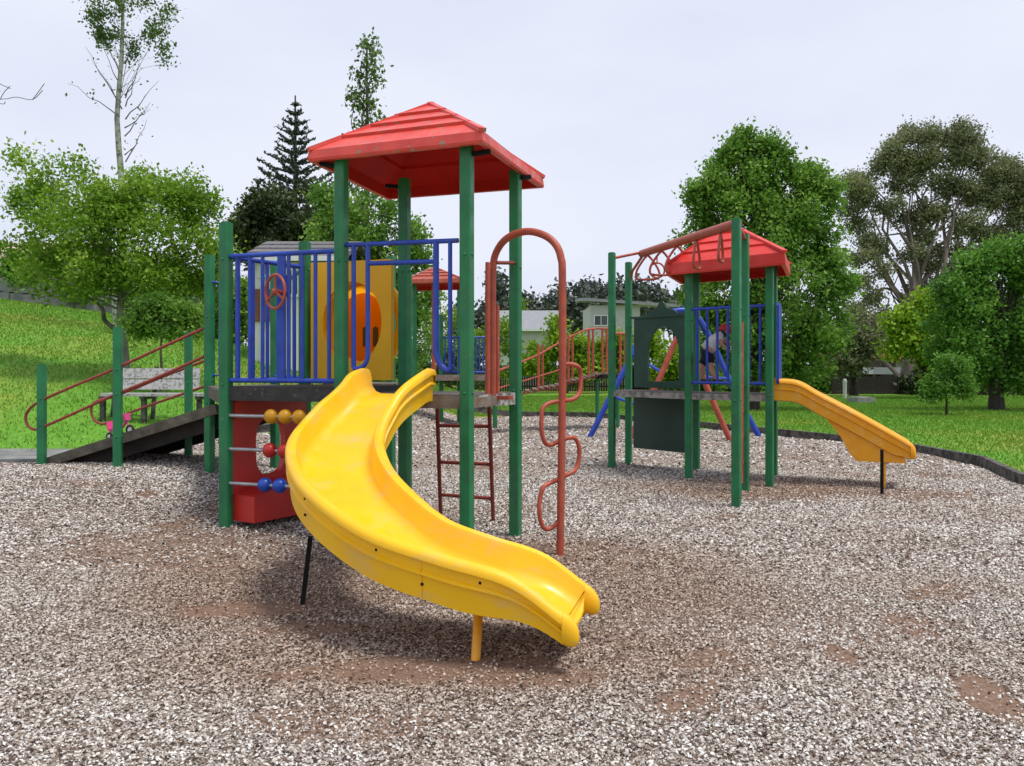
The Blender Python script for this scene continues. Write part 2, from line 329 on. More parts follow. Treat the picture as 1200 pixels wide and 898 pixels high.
# border of the bark area, seen points of its foot (left part continues out of the frame)
BORDER = [(-11, 7.6), (-8.3, 10.1), (-4.85, 11.85), (-3.4, 13.4), (-3.2, 18.5), (-3.0, 23.5), (0, 25.0), (2.3, 24.6), (4.5, 20.4), (5.6, 18.1), (6.3, 16.5), (6.82, 14.5), (6.9, 12.5), (6.3, 10.6), (5.9, 8.0), (5.8, 4.0), (6, -3), (-9, -3), (-11, 3)]
BC_ = Vector((-.5, 9.0))
def inside_r(ang):
    """distance from the centre to the border in direction ang"""
    d = Vector((math.cos(ang), math.sin(ang))); best = 1e9
    for i in range(len(BORDER)):
        a = Vector(BORDER[i]) - BC_; b = Vector(BORDER[(i + 1) % len(BORDER)]) - BC_; e = b - a
        den = d.x * e.y - d.y * e.x
        if abs(den) < 1e-9: continue
        t = (a.x * e.y - a.y * e.x) / den; u = (a.x * d.y - a.y * d.x) / den
        if t > 0 and -1e-6 <= u <= 1 + 1e-6: best = min(best, t)
    return best
RAD = np.array([inside_r(-math.pi + 2 * math.pi * k / 720) for k in range(721)])
def inbark(x, y, k=1.0):
    a = np.arctan2(y - BC_.y, x - BC_.x); r = np.hypot(x - BC_.x, y - BC_.y)
    return r < np.interp(a, np.linspace(-math.pi, math.pi, 721), RAD) * k
def lawn_z(x, y): return gz(x, y) - (.05 if inbark(x, y, .98) else 0)
xs = np.concatenate([np.linspace(-400, -45, 10), np.linspace(-40, 40, 161), np.linspace(45, 400, 10)])
ys = np.concatenate([np.linspace(-60, -5, 6), np.linspace(-4, 60, 150), np.linspace(65, 160, 20), np.linspace(200, 900, 10)])
grid('lawn', xs, ys, lawn_z, 'lawn', 'structure')
def bumpy(x, y): return .012 * math.sin(x * 2.3 + 1.1 * math.sin(y * 1.7)) + .010 * math.sin(y * 3.1 + x * 1.3)
V = []; Fc = []; NA = 420; NR = 130
for r_ in range(NR + 1):
    for k in range(NA):
        a = -math.pi + 2 * math.pi * k / NA; R_ = inside_r(a) * (r_ / NR) ** .8 * .999
        x = BC_.x + R_ * math.cos(a); y = BC_.y + R_ * math.sin(a); V.append((x, y, gz(x, y) + (bumpy(x, y) if r_ < NR else 0) + .004))
for r_ in range(NR):
    for k in range(NA): Fc.append((r_ * NA + k, (r_ + 1) * NA + k, (r_ + 1) * NA + (k + 1) % NA, r_ * NA + (k + 1) % NA))
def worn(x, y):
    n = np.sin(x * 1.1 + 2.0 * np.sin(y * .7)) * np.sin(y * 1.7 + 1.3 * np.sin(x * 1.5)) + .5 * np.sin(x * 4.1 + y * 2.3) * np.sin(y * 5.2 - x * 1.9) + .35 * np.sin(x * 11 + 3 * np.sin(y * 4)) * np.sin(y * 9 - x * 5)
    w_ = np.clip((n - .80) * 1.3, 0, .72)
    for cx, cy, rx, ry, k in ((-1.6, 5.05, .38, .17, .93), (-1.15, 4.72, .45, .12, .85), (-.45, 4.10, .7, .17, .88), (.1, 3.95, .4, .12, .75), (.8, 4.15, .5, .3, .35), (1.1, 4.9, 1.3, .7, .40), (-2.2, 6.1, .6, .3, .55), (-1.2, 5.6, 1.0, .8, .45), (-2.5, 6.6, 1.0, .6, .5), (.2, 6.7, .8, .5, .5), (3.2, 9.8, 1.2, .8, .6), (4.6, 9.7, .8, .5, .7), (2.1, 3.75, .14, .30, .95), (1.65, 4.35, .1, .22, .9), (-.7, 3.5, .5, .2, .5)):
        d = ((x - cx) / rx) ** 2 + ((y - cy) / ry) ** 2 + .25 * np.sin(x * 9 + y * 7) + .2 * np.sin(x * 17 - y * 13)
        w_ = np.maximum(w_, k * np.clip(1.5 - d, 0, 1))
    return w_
def bark_mat():
    m = bpy.data.materials.new('bark chip ground'); m.use_nodes = True; nt = m.node_tree; b = nt.nodes['Principled BSDF']
    b.inputs['Roughness'].default_value = .95; b.inputs['Specular IOR Level'].default_value = .1
    tc = _n(nt, 'ShaderNodeTexCoord')
    v = _n(nt, 'ShaderNodeTexVoronoi'); v.inputs['Scale'].default_value = 64; nt.links.new(tc.outputs['Object'], v.inputs['Vector'])
    sx = _n(nt, 'ShaderNodeSeparateColor'); nt.links.new(v.outputs['Color'], sx.inputs[0])
    r = _n(nt, 'ShaderNodeValToRGB'); el = r.color_ramp.elements
    for p, c in ((0, (.035, .026, .020)), (.35, (.16, .12, .09)), (.6, (.33, .28, .24)), (1, (.66, .62, .58))):
        if p in (0, 1): el[0 if p == 0 else -1].color = (*c, 1)
        else: q = el.new(p); q.color = (*c, 1)
    nt.links.new(sx.outputs[0], r.inputs[0])
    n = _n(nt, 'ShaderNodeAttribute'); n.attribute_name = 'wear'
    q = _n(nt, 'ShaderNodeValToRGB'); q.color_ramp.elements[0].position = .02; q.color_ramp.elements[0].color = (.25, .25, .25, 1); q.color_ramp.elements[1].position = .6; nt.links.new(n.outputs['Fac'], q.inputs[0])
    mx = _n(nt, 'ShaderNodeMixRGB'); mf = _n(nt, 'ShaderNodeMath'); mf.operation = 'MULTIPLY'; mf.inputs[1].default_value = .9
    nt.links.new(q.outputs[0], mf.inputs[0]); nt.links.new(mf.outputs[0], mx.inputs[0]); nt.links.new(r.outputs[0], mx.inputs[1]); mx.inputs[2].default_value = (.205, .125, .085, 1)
    nt.links.new(mx.outputs[0], b.inputs['Base Color'])
    bp = _n(nt, 'ShaderNodeBump'); bp.inputs['Strength'].default_value = .8; bp.inputs['Distance'].default_value = .012
    nt.links.new(v.outputs['Distance'], bp.inputs['Height']); nt.links.new(bp.outputs[0], b.inputs['Normal'])
    return m
M['bark_ground'] = bark_mat()
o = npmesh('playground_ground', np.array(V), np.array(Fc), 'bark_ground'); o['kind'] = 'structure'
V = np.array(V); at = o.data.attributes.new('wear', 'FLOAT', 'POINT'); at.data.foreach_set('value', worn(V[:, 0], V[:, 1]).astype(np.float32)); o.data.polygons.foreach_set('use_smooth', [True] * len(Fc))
# loose chips, one mass; thinner where the soil is worn bare
M['chips'] = island_mat('bark chips', [(.032, .023, .018), (.13, .088, .064), (.26, .21, .17), (.39, .345, .30), (.52, .485, .445), (.66, .635, .60), (.78, .77, .75)], .9, 0)
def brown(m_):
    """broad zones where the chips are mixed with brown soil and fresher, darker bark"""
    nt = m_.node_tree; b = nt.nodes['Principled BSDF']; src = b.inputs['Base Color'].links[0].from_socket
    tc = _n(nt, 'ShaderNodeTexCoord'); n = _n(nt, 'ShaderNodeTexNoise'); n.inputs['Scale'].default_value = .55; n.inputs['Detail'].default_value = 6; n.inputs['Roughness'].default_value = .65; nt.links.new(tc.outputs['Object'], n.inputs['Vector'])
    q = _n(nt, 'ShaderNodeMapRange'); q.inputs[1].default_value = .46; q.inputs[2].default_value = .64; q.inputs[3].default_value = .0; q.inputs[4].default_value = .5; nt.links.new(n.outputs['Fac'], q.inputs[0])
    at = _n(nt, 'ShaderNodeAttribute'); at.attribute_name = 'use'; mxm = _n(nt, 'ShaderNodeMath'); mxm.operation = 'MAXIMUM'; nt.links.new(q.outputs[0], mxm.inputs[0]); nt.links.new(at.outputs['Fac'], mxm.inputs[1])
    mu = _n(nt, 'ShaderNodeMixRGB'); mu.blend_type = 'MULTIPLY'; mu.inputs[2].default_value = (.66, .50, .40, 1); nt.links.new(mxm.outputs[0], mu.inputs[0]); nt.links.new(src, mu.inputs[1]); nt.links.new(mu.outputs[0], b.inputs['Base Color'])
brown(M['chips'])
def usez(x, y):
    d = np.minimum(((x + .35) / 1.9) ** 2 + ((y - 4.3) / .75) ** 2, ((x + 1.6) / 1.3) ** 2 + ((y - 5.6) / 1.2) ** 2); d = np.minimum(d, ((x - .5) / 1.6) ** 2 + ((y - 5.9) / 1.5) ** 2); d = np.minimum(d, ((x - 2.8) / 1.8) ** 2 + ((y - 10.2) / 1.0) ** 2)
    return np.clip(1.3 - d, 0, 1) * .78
def chips(n, y0, y1, s0, seed):
    r = np.random.default_rng(seed); u = r.random(n)
    y = np.sqrt(y0 ** 2 + u * (y1 ** 2 - y0 ** 2)); x = (r.random(n) * 2 - 1) * (.76 * y + .5)
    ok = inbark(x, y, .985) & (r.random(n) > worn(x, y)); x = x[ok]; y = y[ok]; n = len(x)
    z = np.array([gz(a, b) + bumpy(a, b) for a, b in zip(x, y)]) + .004 + r.random(n) * .010
    s = s0 * (.5 + r.random(n) ** 2 * 1.5); ar = .45 + r.random(n) * .5; a = r.random(n) * 6.283; tl = (r.random(n) - .5) * 1.3; tl2 = (r.random(n) - .5) * 1.3
    ca, sa = np.cos(a), np.sin(a); T = np.stack([ca * np.cos(tl), sa * np.cos(tl), np.sin(tl)], 1); B = np.stack([-sa * np.cos(tl2), ca * np.cos(tl2), np.sin(tl2)], 1)
    C = np.stack([x, y, z], 1); N_ = np.cross(T, B); s = s[:, None]; ar = ar[:, None]
    V = np.stack([C - T * s, C + B * s * ar, C + T * s * .9, C - B * s * ar * .8, C + N_ * s * .62], 1).reshape(-1, 3)
    i = np.arange(n)[:, None] * 5; Fc = np.concatenate([i + np.array(q) for q in ((0, 3, 4), (3, 2, 4), (2, 1, 4), (1, 0, 4))])
    return V, Fc
parts_ = [chips(310000, 2.4, 6.0, .0068, 1), chips(340000, 6.0, 12.0, .0098, 2), chips(90000, 12, 25, .019, 3)]
off = 0; VV = []; FF = []
for V, Fc in parts_: VV.append(V); FF.append(Fc + off); off += len(V)
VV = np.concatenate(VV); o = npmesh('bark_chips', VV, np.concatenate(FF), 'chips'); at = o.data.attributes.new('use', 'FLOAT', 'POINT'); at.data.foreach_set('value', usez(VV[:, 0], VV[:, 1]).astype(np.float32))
tag(o, 'loose pale and brown bark chips covering the playground', 'bark chips', None, 'stuff')
# grass blades on the lawn near the border, one mass
M['blades'] = island_mat('grass blades', [(.11, .25, .022), (.14, .31, .028), (.18, .35, .036), (.24, .36, .055)], .7, .25)
def blades(n):
    r = np.random.default_rng(5); y = np.sqrt(100 + r.random(n) * (42 ** 2 - 100)); x = (r.random(n) * 2 - 1) * (.95 * y + 1.5)
    ok = ~inbark(x, y, 1.02); x = x[ok]; y = y[ok]; n = len(x); z = np.array([gz(a, b) for a, b in zip(x, y)])
    h = (.018 + .03 * r.random(n)) * (1 + y / 40); a = r.random(n) * 6.283; wd = .004 + .0006 * y; C = np.stack([x, y, z], 1)
    D_ = np.stack([np.cos(a), np.sin(a), 0 * a], 1) * wd[:, None]; L_ = np.stack([r.normal(size=n) * .4 * h, r.normal(size=n) * .4 * h, h], 1)
    V = np.stack([C - D_, C + D_, C + L_], 1).reshape(-1, 3); return V, np.arange(3 * n).reshape(-1, 3)
V, Fc = blades(380000)
tag(npmesh('grass', V, Fc, 'blades'), 'short green mown grass of the park lawn', 'grass', None, 'stuff')
# border timbers: each board is a thing of its own
def border():
    pts = [Vector((*p, 0)) for p in BORDER[:15]]; first = True; k = 0
    names = ['left of the ramp', 'beside the grey path', 'behind the ramp', 'behind the left play structure', 'below the dark hedge', 'at the far end of the playground', 'behind the red climbing pole', 'behind the chain bridge', 'behind the dark green panel', 'behind the roofed right tower', 'behind the small yellow slide', 'beyond the end of the small yellow slide', 'at the bend of the border', 'running towards the viewer at the right', 'nearest at the right']
    for i in range(len(pts) - 1):
        a, b = pts[i], pts[i + 1]
        if i == 1: continue                      # the opening where the path comes in
        a = Vector((a.x, a.y, gz(a.x, a.y))); b = Vector((b.x, b.y, gz(b.x, b.y))); d = (b - a).normalized()
        m = MB(); m.beam(a + d * .012 + Vector((0, 0, .055)), b - d * .012 + Vector((0, 0, .055)), .09, .17)
        o = m.build('border_board', 'border'); tag(o, 'grey weathered border timber ' + names[i], 'border timber', 'timbers edging the bark playground')
border()

# ------------------------------------------------------------ play structure builders
ROT = math.atan2(-.39, 1.03)
def post(parent, p, z0, z1, rot=ROT, w_=.09, bolts=(1.25, 2.3), m='green', name='post'):
    b = MB(); R = rotz(rot); c = Vector((p[0], p[1], 0))
    b.box(c + Vector((0, 0, (z0 - .15 + z1) / 2)), (w_, w_, z1 - z0 + .15), R, ch=.009)
    b.box(c + Vector((0, 0, z1 + .004)), (w_ - .02, w_ - .02, .008), R, ch=.009)
    o = b.build(name, m, parent)
    for z in bolts:
        bb = MB()
        for q in (R @ Vector((0, -w_ / 2, 0)), R @ Vector((w_ / 2, 0, 0))): bb.sphere(c + q + Vector((0, 0, z)), .013, 8)
        bb.each('bolt', 'green', o)
    return o
def bar_panel(parent, a, b, z0, z1, n, r=.017, rr=.021, inset=.05, m='blue', name='barred_panel', skip=()):
    a = Vector((a[0], a[1], 0)); b = Vector((b[0], b[1], 0)); d = (b - a).normalized(); a2 = a + d * inset; b2 = b - d * inset
    f = MB(); up = Vector((0, 0, 1))
    f.tube([a2 + up * z1, b2 + up * z1], rr); o = f.build(name, m, parent, True); f = MB(); f.tube([a2 + up * z0, b2 + up * z0], rr); f.build('bottom_rail', m, o, True)
    for i in range(n):
        if i in skip: continue
        q = a2.lerp(b2, (i + .5) / n); bb = MB(); bb.tube([q + up * z0, q + up * z1], r, 8); bb.build('bar', m, o, True)
    return o
def deck(parent, poly, z, th=.10, m='deck', edge='plank', name='deck'):
    t = MB(); n = len(poly); c = sum((Vector((*p, 0)) for p in poly), Vector()) / n
    t.add([(*p, z) for p in poly] + [(*p, z - .03) for p in poly], [tuple(range(n)), tuple(range(n, 2 * n))[::-1]] + [(i, n + i, n + (i + 1) % n, (i + 1) % n) for i in range(n)])
    o = t.build(name, m, parent)
    for i in range(n):
        a = Vector((*poly[i], z - .005 - th / 2)); b = Vector((*poly[(i + 1) % n], z - .005 - th / 2)); d = (b - a).normalized(); s_ = MB()
        s_.beam(a + d * .045, b - d * .045, .035, th); s_.build('edge_board', edge if isinstance(edge, str) else edge[i], o)
    return o
def roof(parent, cs, zb, ze, za, m, ridge=.06, courses=4):
    """cs: four eave corners in plan, in order; shingle courses in relief, fascia and a hollow underside"""
    cs = [Vector((*c, 0)) for c in cs]; ap = sum(cs, Vector()) / 4; up = Vector((0, 0, 1)); g = MB()
    def ring(t, z): return [c.lerp(ap, t) + up * z for c in cs]
    tt = [k / courses * .93 for k in range(courses + 1)]; zz = lambda t: ze + (za - ze) * t
    prev = None
    for k in range(courses):
        lo = ring(tt[k] - (.012 if k else 0), zz(tt[k]) + (.022 if k else .0)); hi = ring(tt[k + 1], zz(tt[k + 1]))
        g.add(lo + hi, [(i, (i + 1) % 4, 4 + (i + 1) % 4, 4 + i) for i in range(4)])
        if prev: g.add(prev + lo, [(i, (i + 1) % 4, 4 + (i + 1) % 4, 4 + i) for i in range(4)])
        prev = hi
    g.add(prev + [ap + up * (za + .01)], [(i, (i + 1) % 4, 4) for i in range(4)])
    eo = ring(0, ze); fo = ring(-.012, zb + .02); fb = ring(-.004, zb); fi = ring(.05, zb); mi = ring(.10, zb + .09)
    for a, b in ((fo, eo), (fb, fo), (fi, fb)): g.add(a + b, [(i, (i + 1) % 4, 4 + (i + 1) % 4, 4 + i) for i in range(4)])
    out_ = g; g = MB(); g.add(mi + fi, [(i, (i + 1) % 4, 4 + (i + 1) % 4, 4 + i) for i in range(4)])
    prev = mi
    for k in range(1, 4):
        t = .10 + .27 * k; z = zb + .09 + (za - zb - .15) * (t - .10); cur = ring(t, z - .012); c2 = ring(t + .01, z + .012)
        g.add(cur + prev, [(i, (i + 1) % 4, 4 + (i + 1) % 4, 4 + i) for i in range(4)]); g.add(c2 + cur, [(i, (i + 1) % 4, 4 + (i + 1) % 4, 4 + i) for i in range(4)]); prev = c2
    g.add(prev, [(0, 1, 2, 3)])
    o = out_.build('roof', m, parent); g.build('lining', 'roof_under', o)
    for c in cs:
        a = c.lerp(ap, -.005) + up * (ze + .0); b = c.lerp(ap, 1.0) + up * (zz(1.0) - .01); h = MB()
        h.beam(a + up * .006, b + up * .006, ridge, .03); h.build('hip_ridge', m, o)
    return o
def slide(parent, ctrl, W, wall, m, name='slide', endk=.28, nose=.075, sub=6):
    s = smoothpath(ctrl, sub); n = len(s); hw = W / 2; g = MB(); L_ = sum((s[i + 1] - s[i]).length for i in range(n - 1))
    # half profile of the moulding: bed, cove, inner wall, rolled rim, outer skin with a raised line, foot
    vs = []; rows = []; acc = 0
    for i in range(n):
        t = (s[min(i + 1, n - 1)] - s[max(i - 1, 0)]); t.z = 0; t.normalize(); rt = Vector((t.y, -t.x, 0))
        if i: acc += (s[i] - s[i - 1]).length
        k = acc / L_; wl = wall * (1 - endk * S((k - .84) / .16)); lowr = wl + .055 - .045 * S((k - .86) / .14)
        half = [(.0, -wl), (hw - .13, -wl + .002), (hw - .085, -wl + .02), (hw - .055, -wl + .06), (hw - .042, -.03), (hw - .032, -.006), (hw - .008, .006), (hw + .018, -.002), (hw + .032, -.022), (hw + .034, -.045),
                (hw + .010, -.054), (hw + .010, -wl * .52), (hw + .027, -wl * .57), (hw + .027, -wl * .63), (hw + .006, -wl * .68), (hw + .002, -lowr), (hw - .03, -lowr - .012), (hw - .05, -lowr + .01), (.0, -wl - .03)]
        prof = half + [(-a, b) for a, b in half[-2:0:-1]]
        row = []
        for a, b in prof: row.append(len(vs)); vs.append(s[i] + rt * a + Vector((0, 0, b)))
        rows.append(row)
    K = len(rows[0]); fs = [(rows[i][j], rows[i][(j + 1) % K], rows[i + 1][(j + 1) % K], rows[i + 1][j]) for i in range(n - 1) for j in range(K)]
    hk = K // 2
    for row, flip in ((rows[0], 0), (rows[-1], 1)):       # close the hollow ends between bed and skin
        for j in range(hk):
            a, b, c, d = row[j], row[(j + 1) % K], row[(K - j - 1) % K], row[(K - j) % K]
        for side in (1, -1):
            idx = [row[(side * j) % K] for j in range(0, 19)]
            for j in range(9):
                q = (idx[j], idx[j + 1], idx[17 - j], idx[18 - j]); fs.append(q if (flip ^ (side < 0)) else q[::-1])
    g.add(vs, fs)
    t3 = (s[-1] - s[-3]).normalized(); t = Vector((t3.x, t3.y, 0)).normalized(); rt = Vector((t.y, -t.x, 0)); wl = wall * (1 - endk) + .012
    for sd_ in (1, -1):
        R_ = []
        for k in range(11):                     # the walls run on past the bed and end in a rounded nose
            a_ = math.pi / 2 * k / 10; f_ = max(.015, math.cos(a_)); dn = math.sin(a_) * nose
            c = s[-1] + rt * sd_ * (hw - .010) + t * dn + Vector((0, 0, -wl * .5 + .004 + t3.z * .9 * dn))
            R_.append([c + rt * sd_ * .040 * abs(math.cos(p_)) ** .7 * (1 if math.cos(p_) > 0 else -1) * f_ ** .8 + Vector((0, 0, (wl * .5 + .001) * math.sin(p_) * f_ ** .8)) for p_ in [2 * math.pi * j / 20 for j in range(20)]])
        g.add([q for r1 in R_ for q in r1], [(i * 20 + j, i * 20 + (j + 1) % 20, (i + 1) * 20 + (j + 1) % 20, (i + 1) * 20 + j) for i in range(10) for j in range(20)])
    return g.build(name, m, parent, True)

# ------------------------------------------------------------ left play structure
A = (-.343, 6.48); B = (.03, 7.32); C = (-.964, 7.65); Dd = (-1.374, 6.87); P1 = (-2.43, 7.25); E_ = (-1.95, 8.03); P2 = (-3.35, 9.45); Hh = (-2.86, 10.3)
ps = thing('play_structure', (-.9, 7.3, 0), 'large red roofed play tower with curved yellow slide, tunnel and timber ramp', 'play structure')
zt = 3.13
for p in (A, B, C, Dd): post(ps, p, 0, zt)
post(ps, P1, .09, 2.67, bolts=(1.3, 2.36)); post(ps, E_, .06, 2.62, bolts=(1.3, 2.36)); post(ps, P2, .25, 2.68, bolts=(1.05, 1.3, 2.0)); post(ps, Hh, .3, 2.67)
G1 = (-.136 * 9.4, 9.4); G2 = (-.1195 * 9.1, 9.1)
post(ps, (-.124 * 9.0, 9.05), 0, 2.45); post(ps, (-.142 * 10.1, 10.1), 0, 2.75)
roof(ps, [(-.219, 6.27), (.284, 7.85), (-1.228, 8.40), (-1.628, 6.84)], 3.095, 3.185, 3.715, 'roof')
for p, q in ((A, (.18, 0)), (Dd, (-.17, -.0)), (C, (-.17, .06)), (B, (.13, .02))):
    m = MB(); m.beam((p[0], p[1], 3.06), (p[0] + q[0], p[1] + q[1], 3.085), .05, .03); m.build('roof_bracket', 'black_metal', ps)
deck(ps, [A, B, C, Dd], 1.235, .10, 'deck', ['pale_plank', 'plank', 'deck_dark', 'plank'])
m = MB(); q0 = Vector((*A, 1.175)); q1 = Vector((*B, 1.175)); dd = (q1 - q0).normalized(); nrm = Vector((dd.y, -dd.x, 0))
m.beam(q0.lerp(q1, .06) + nrm * .025, q0.lerp(q1, .52) + nrm * .025, .016, .075); m.build('step_plate', 'plank', ps)
deck(ps, [P1, Dd, C, E_], 1.285, .115, 'deck_dark', 'deck_dark'); deck(ps, [P1, E_, Hh, P2], 1.24, .12, 'deck', 'ramp')
# barred panels
pf = bar_panel(ps, P1, Dd, 1.335, 2.385, 8, skip=(3,))
bar_panel(ps, P1, E_, 1.335, 2.385, 5); bar_panel(ps, E_, Hh, 1.34, 2.38, 5)
m = MB(); a = P(248, 331, 9.45); b = P(258, 331, 9.45); c = P(258, 440, 9.45); d = P(248, 440, 9.45); m.tube([a, b, c, d], .02); m.build('guard_loop', 'blue', ps, True)
# steering panel with wheel
def onf(x, y): return on(P1, Dd, x, y)
m = MB(); a = onf(330, 300); b = onf(330, 447); u = (Vector((*Dd, 0)) - Vector((*P1, 0))).normalized(); z = Vector((0, 0, 1))
cz = onf(331, 335).z; hw_ = .036; out = [(-hw_, b.z), (hw_, b.z), (hw_, cz - .10), (.065, cz - .03), (.065, cz + .03), (hw_, cz + .10), (hw_, a.z), (-hw_, a.z), (-hw_, cz + .10), (-.065, cz + .03), (-.065, cz - .03), (-hw_, cz - .10)]
o0 = Vector((b.x, b.y, 0)); nf = Vector((u.y, -u.x, 0)); m.plate(o0, u, z, out, .02)
sp = m.build('steering_panel', 'blue', ps)
wc = onf(331, 343) + nf * .10; ax = (u * .76 + nf * .30).normalized(); m = MB(); m.tube(ringpts(wc, ax, z, .138, 28), .012, 8, True)
for k in range(3):
    an = math.pi / 2 + k * 2.094; m.tube([wc, wc + (ax * math.cos(an) + z * math.sin(an)) * .135], .010, 8)
m.sphere(wc, .03, 12); m.tube([wc, wc - nf * .10], .02, 8); m.build('steering_wheel', 'red_pipe', sp, True)
# abacus: three bars between post and post with their beads
def abacus(y, xs_, mcol):
    m = MB(); a = onf(268, y); bb = Vector((Dd[0], Dd[1], a.z)); a = Vector((P1[0], P1[1], a.z)) + u * .02; m.tube([a - nf * -.01, bb], .015, 8); o = m.build('abacus_bar', 'steel', ps, True)
    for x in xs_:
        c = onf(x, y); k = MB(); k.sphere((c.x, c.y, a.z), .062, 20, 1, 1, 1.0); k.build('bead', mcol, o, True)
abacus(487, (318, 334.5, 351), 'bead_yellow'); abacus(526, (316.5, 334), 'bead_red'); abacus(566, (310.5, 328), 'bead_blue')
# red moulded play panel with window and seat, under the deck between the left posts
a = Vector((*P1, 0)); b = Vector((*E_, 0)); us = (b - a).normalized(); L_ = (b - a).length
def loop(n, f): return [f(k / n) for k in range(n)]
def rect_loop(x0, x1, y0, y1, n=32):
    o = []
    for k in range(n):
        t = (k / n * 4 + .5) % 4; s_ = int(t); f_ = t - s_
        o.append([(x1, y0 + (y1 - y0) * f_), (x1 - (x1 - x0) * f_, y1), (x0, y1 - (y1 - y0) * f_), (x0 + (x1 - x0) * f_, y0)][s_])
    return o
def round_loop(cx, cy, rx, ry, n=32, p=2.0):
    o = []
    for k in range(n):
        t = 2 * math.pi * k / n; c_, s_ = math.cos(t), math.sin(t); o.append((cx + rx * abs(c_) ** (2 / p) * (1 if c_ > 0 else -1), cy + ry * abs(s_) ** (2 / p) * (1 if s_ > 0 else -1)))
    return o
m = MB(); m.plate(a + us * .05, us, z, rect_loop(0, L_ - .1, .14, 1.16), .06, round_loop(.42, .74, .17, .25, p=3.0)); 
rp = m.build('play_panel', 'red_panel', ps)
m = MB(); ns = Vector((us.y, -us.x, 0)); m.plate(a + us * .05 + ns * .16, us, z, [(0, .14), (L_ - .1, .14), (L_ - .1, .48), (.42, .45), (0, .36)], .26); m.build('seat', 'red_panel', rp)
m = MB(); m.plate(a + us * .05 + ns * .05, us, z, rect_loop(0, L_ - .1, 1.0, 1.16), .04); m.build('lintel', 'red_panel', rp)
# amber panel with the crawl tunnel
a = Vector((*E_, 0)); b = Vector((*C, 0)); ut = (b - a).normalized(); L_ = (b - a).length; vt = Vector((-.10, .995, 0))
x0 = (on(E_, C, 366, 400) - a); x0.z = 0; x0 = x0.length; x1 = (on(E_, C, 460, 400) - a); x1.z = 0; x1 = x1.length; cx_ = (on(E_, C, 414, 400) - a); cx_.z = 0; cx_ = cx_.length
m = MB(); m.plate(a - Vector((0, 0, 0)), ut, z, rect_loop(x0, x1, 1.33, 2.42, 48), .05, round_loop(cx_, 1.855, .31, .375, 48)); tp = m.build('tunnel_panel', 'amber_panel', ps)
m = MB(); cc = a + ut * cx_ + z * 1.855; ringp = []
for k in range(13):
    r_ = 1 + (.06 if 1 < k < 11 and k % 2 else .0); ringp.append([cc + vt * (.1 * k) + (ut * math.cos(t) * .31 + z * math.sin(t) * .375) * r_ for t in [2 * math.pi * j / 32 for j in range(32)]])
vs = [q for r in ringp for q in r]; m.add(vs, [(i * 32 + j, i * 32 + (j + 1) % 32, (i + 1) * 32 + (j + 1) % 32, (i + 1) * 32 + j) for i in range(12) for j in range(32)])
m.build('tunnel', 'orange', tp, True)
m = MB(); fl = [cc + ut * .095 + vt * .20 + (ut * math.cos(t) * .40 + z * math.sin(t) * .41) for t in [2 * math.pi * j / 36 for j in range(36)]]; m.tube(fl, .055, 12, True); m.build('flange', 'yellow', tp, True)
ce = cc + vt * 1.19
m = MB(); m.plate(ce, ut, z, [(math.cos(2 * math.pi * j / 32) * .31, math.sin(2 * math.pi * j / 32) * .37) for j in range(32)], .03); m.build('end_plate', 'orange', tp)
for q, w2 in ((.03, .045), (.155, .05)):
    m = MB(); m.plate(ce - vt * .02 + ut * q - z * .09, ut, z, [(-w2 * .6, -.10), (w2 * .6, -.10), (w2 * .6, .09), (0, .11), (-w2 * .6, .09)], .012); m.build('slot_window', 'glass', tp)
bx = [ce + vt * .05 + ut * q + vt * w2 for q, w2 in ((-.5, 0), (.40, 0), (.40, 1.0), (-.5, 1.0))]
deck(ps, [(q.x, q.y) for q in bx], 1.27, .1, 'deck', 'plank')
# guard at the head of the slide
def og(x, y): return on(Dd, A, x, y)
m = MB(); R_ = .019
m.tube([og(402, 287.5), og(537, 282)], R_)
m.tube(smoothpath([og(414.5, 287), og(414.5, 330), og(414.5, 380), og(414.5, 431)], 2), R_); m.tube(smoothpath([og(431, 287), og(431, 400), og(430.5, 420), og(426, 429), og(419, 432.5), og(414.5, 431.5)], 4), R_)
m.tube([og(431, 309), og(512, 306.5)], R_)
m.tube(smoothpath([og(511, 284), og(511, 395), og(511.5, 415), og(516, 427), og(522, 433), og(527, 434), og(527.5, 430)], 4), .024); m.tube([og(527.5, 283), og(527.5, 434)], R_ * .9)
m.build('slide_guard', 'blue', ps, True)
# the curved slide
CT = [[-0.880, 6.640, 1.43], [-0.915, 6.52, 1.428], [-0.975, 6.28, 1.365], [-1.098, 6.006, 1.197], [-1.16, 5.702, 1.029], [-1.104, 5.367, 0.926], [-0.976, 5.041, 0.824], [-0.781, 4.763, 0.719], [-0.532, 4.552, 0.606], [-0.23, 4.414, 0.529], [0.08, 4.318, 0.452], [0.315, 4.250, 0.300]]
sl = slide(ps, CT, .56, .19, 'yellow')
m = MB(); a = P(352, 712, 5.17); b = P(364, 632, 5.3); m.beam(Vector((a.x, a.y, -.1)), b + z * .02, .026, .022, Vector((0, 1, 0))); m.build('support_leg', 'black_metal', sl)
m = MB(); a = P(555.5, 781, 4.13); b = P(561, 712, 4.35); m.tube([Vector((a.x, a.y, -.1)), b], .024, 12); m.build('support_leg', 'yellow_dull', sl, True)
sp_ = smoothpath(CT, 6)
def wallpt(i, dz, o_):
    t = sp_[i + 1] - sp_[i - 1]; t.z = 0; t.normalize(); return sp_[i] + Vector((t.y, -t.x, 0)) * (.28 + o_) + Vector((0, 0, dz)), t
for i, dz in ((14, -.08), (26, -.08), (38, -.08), (38, -.17), (48, -.08), (52, -.17), (57, -.08)):
    q, t = wallpt(i, dz, .008); m = MB(); m.sphere(q, .0085, 8); m.build('bolt', 'black_metal', sl, True)
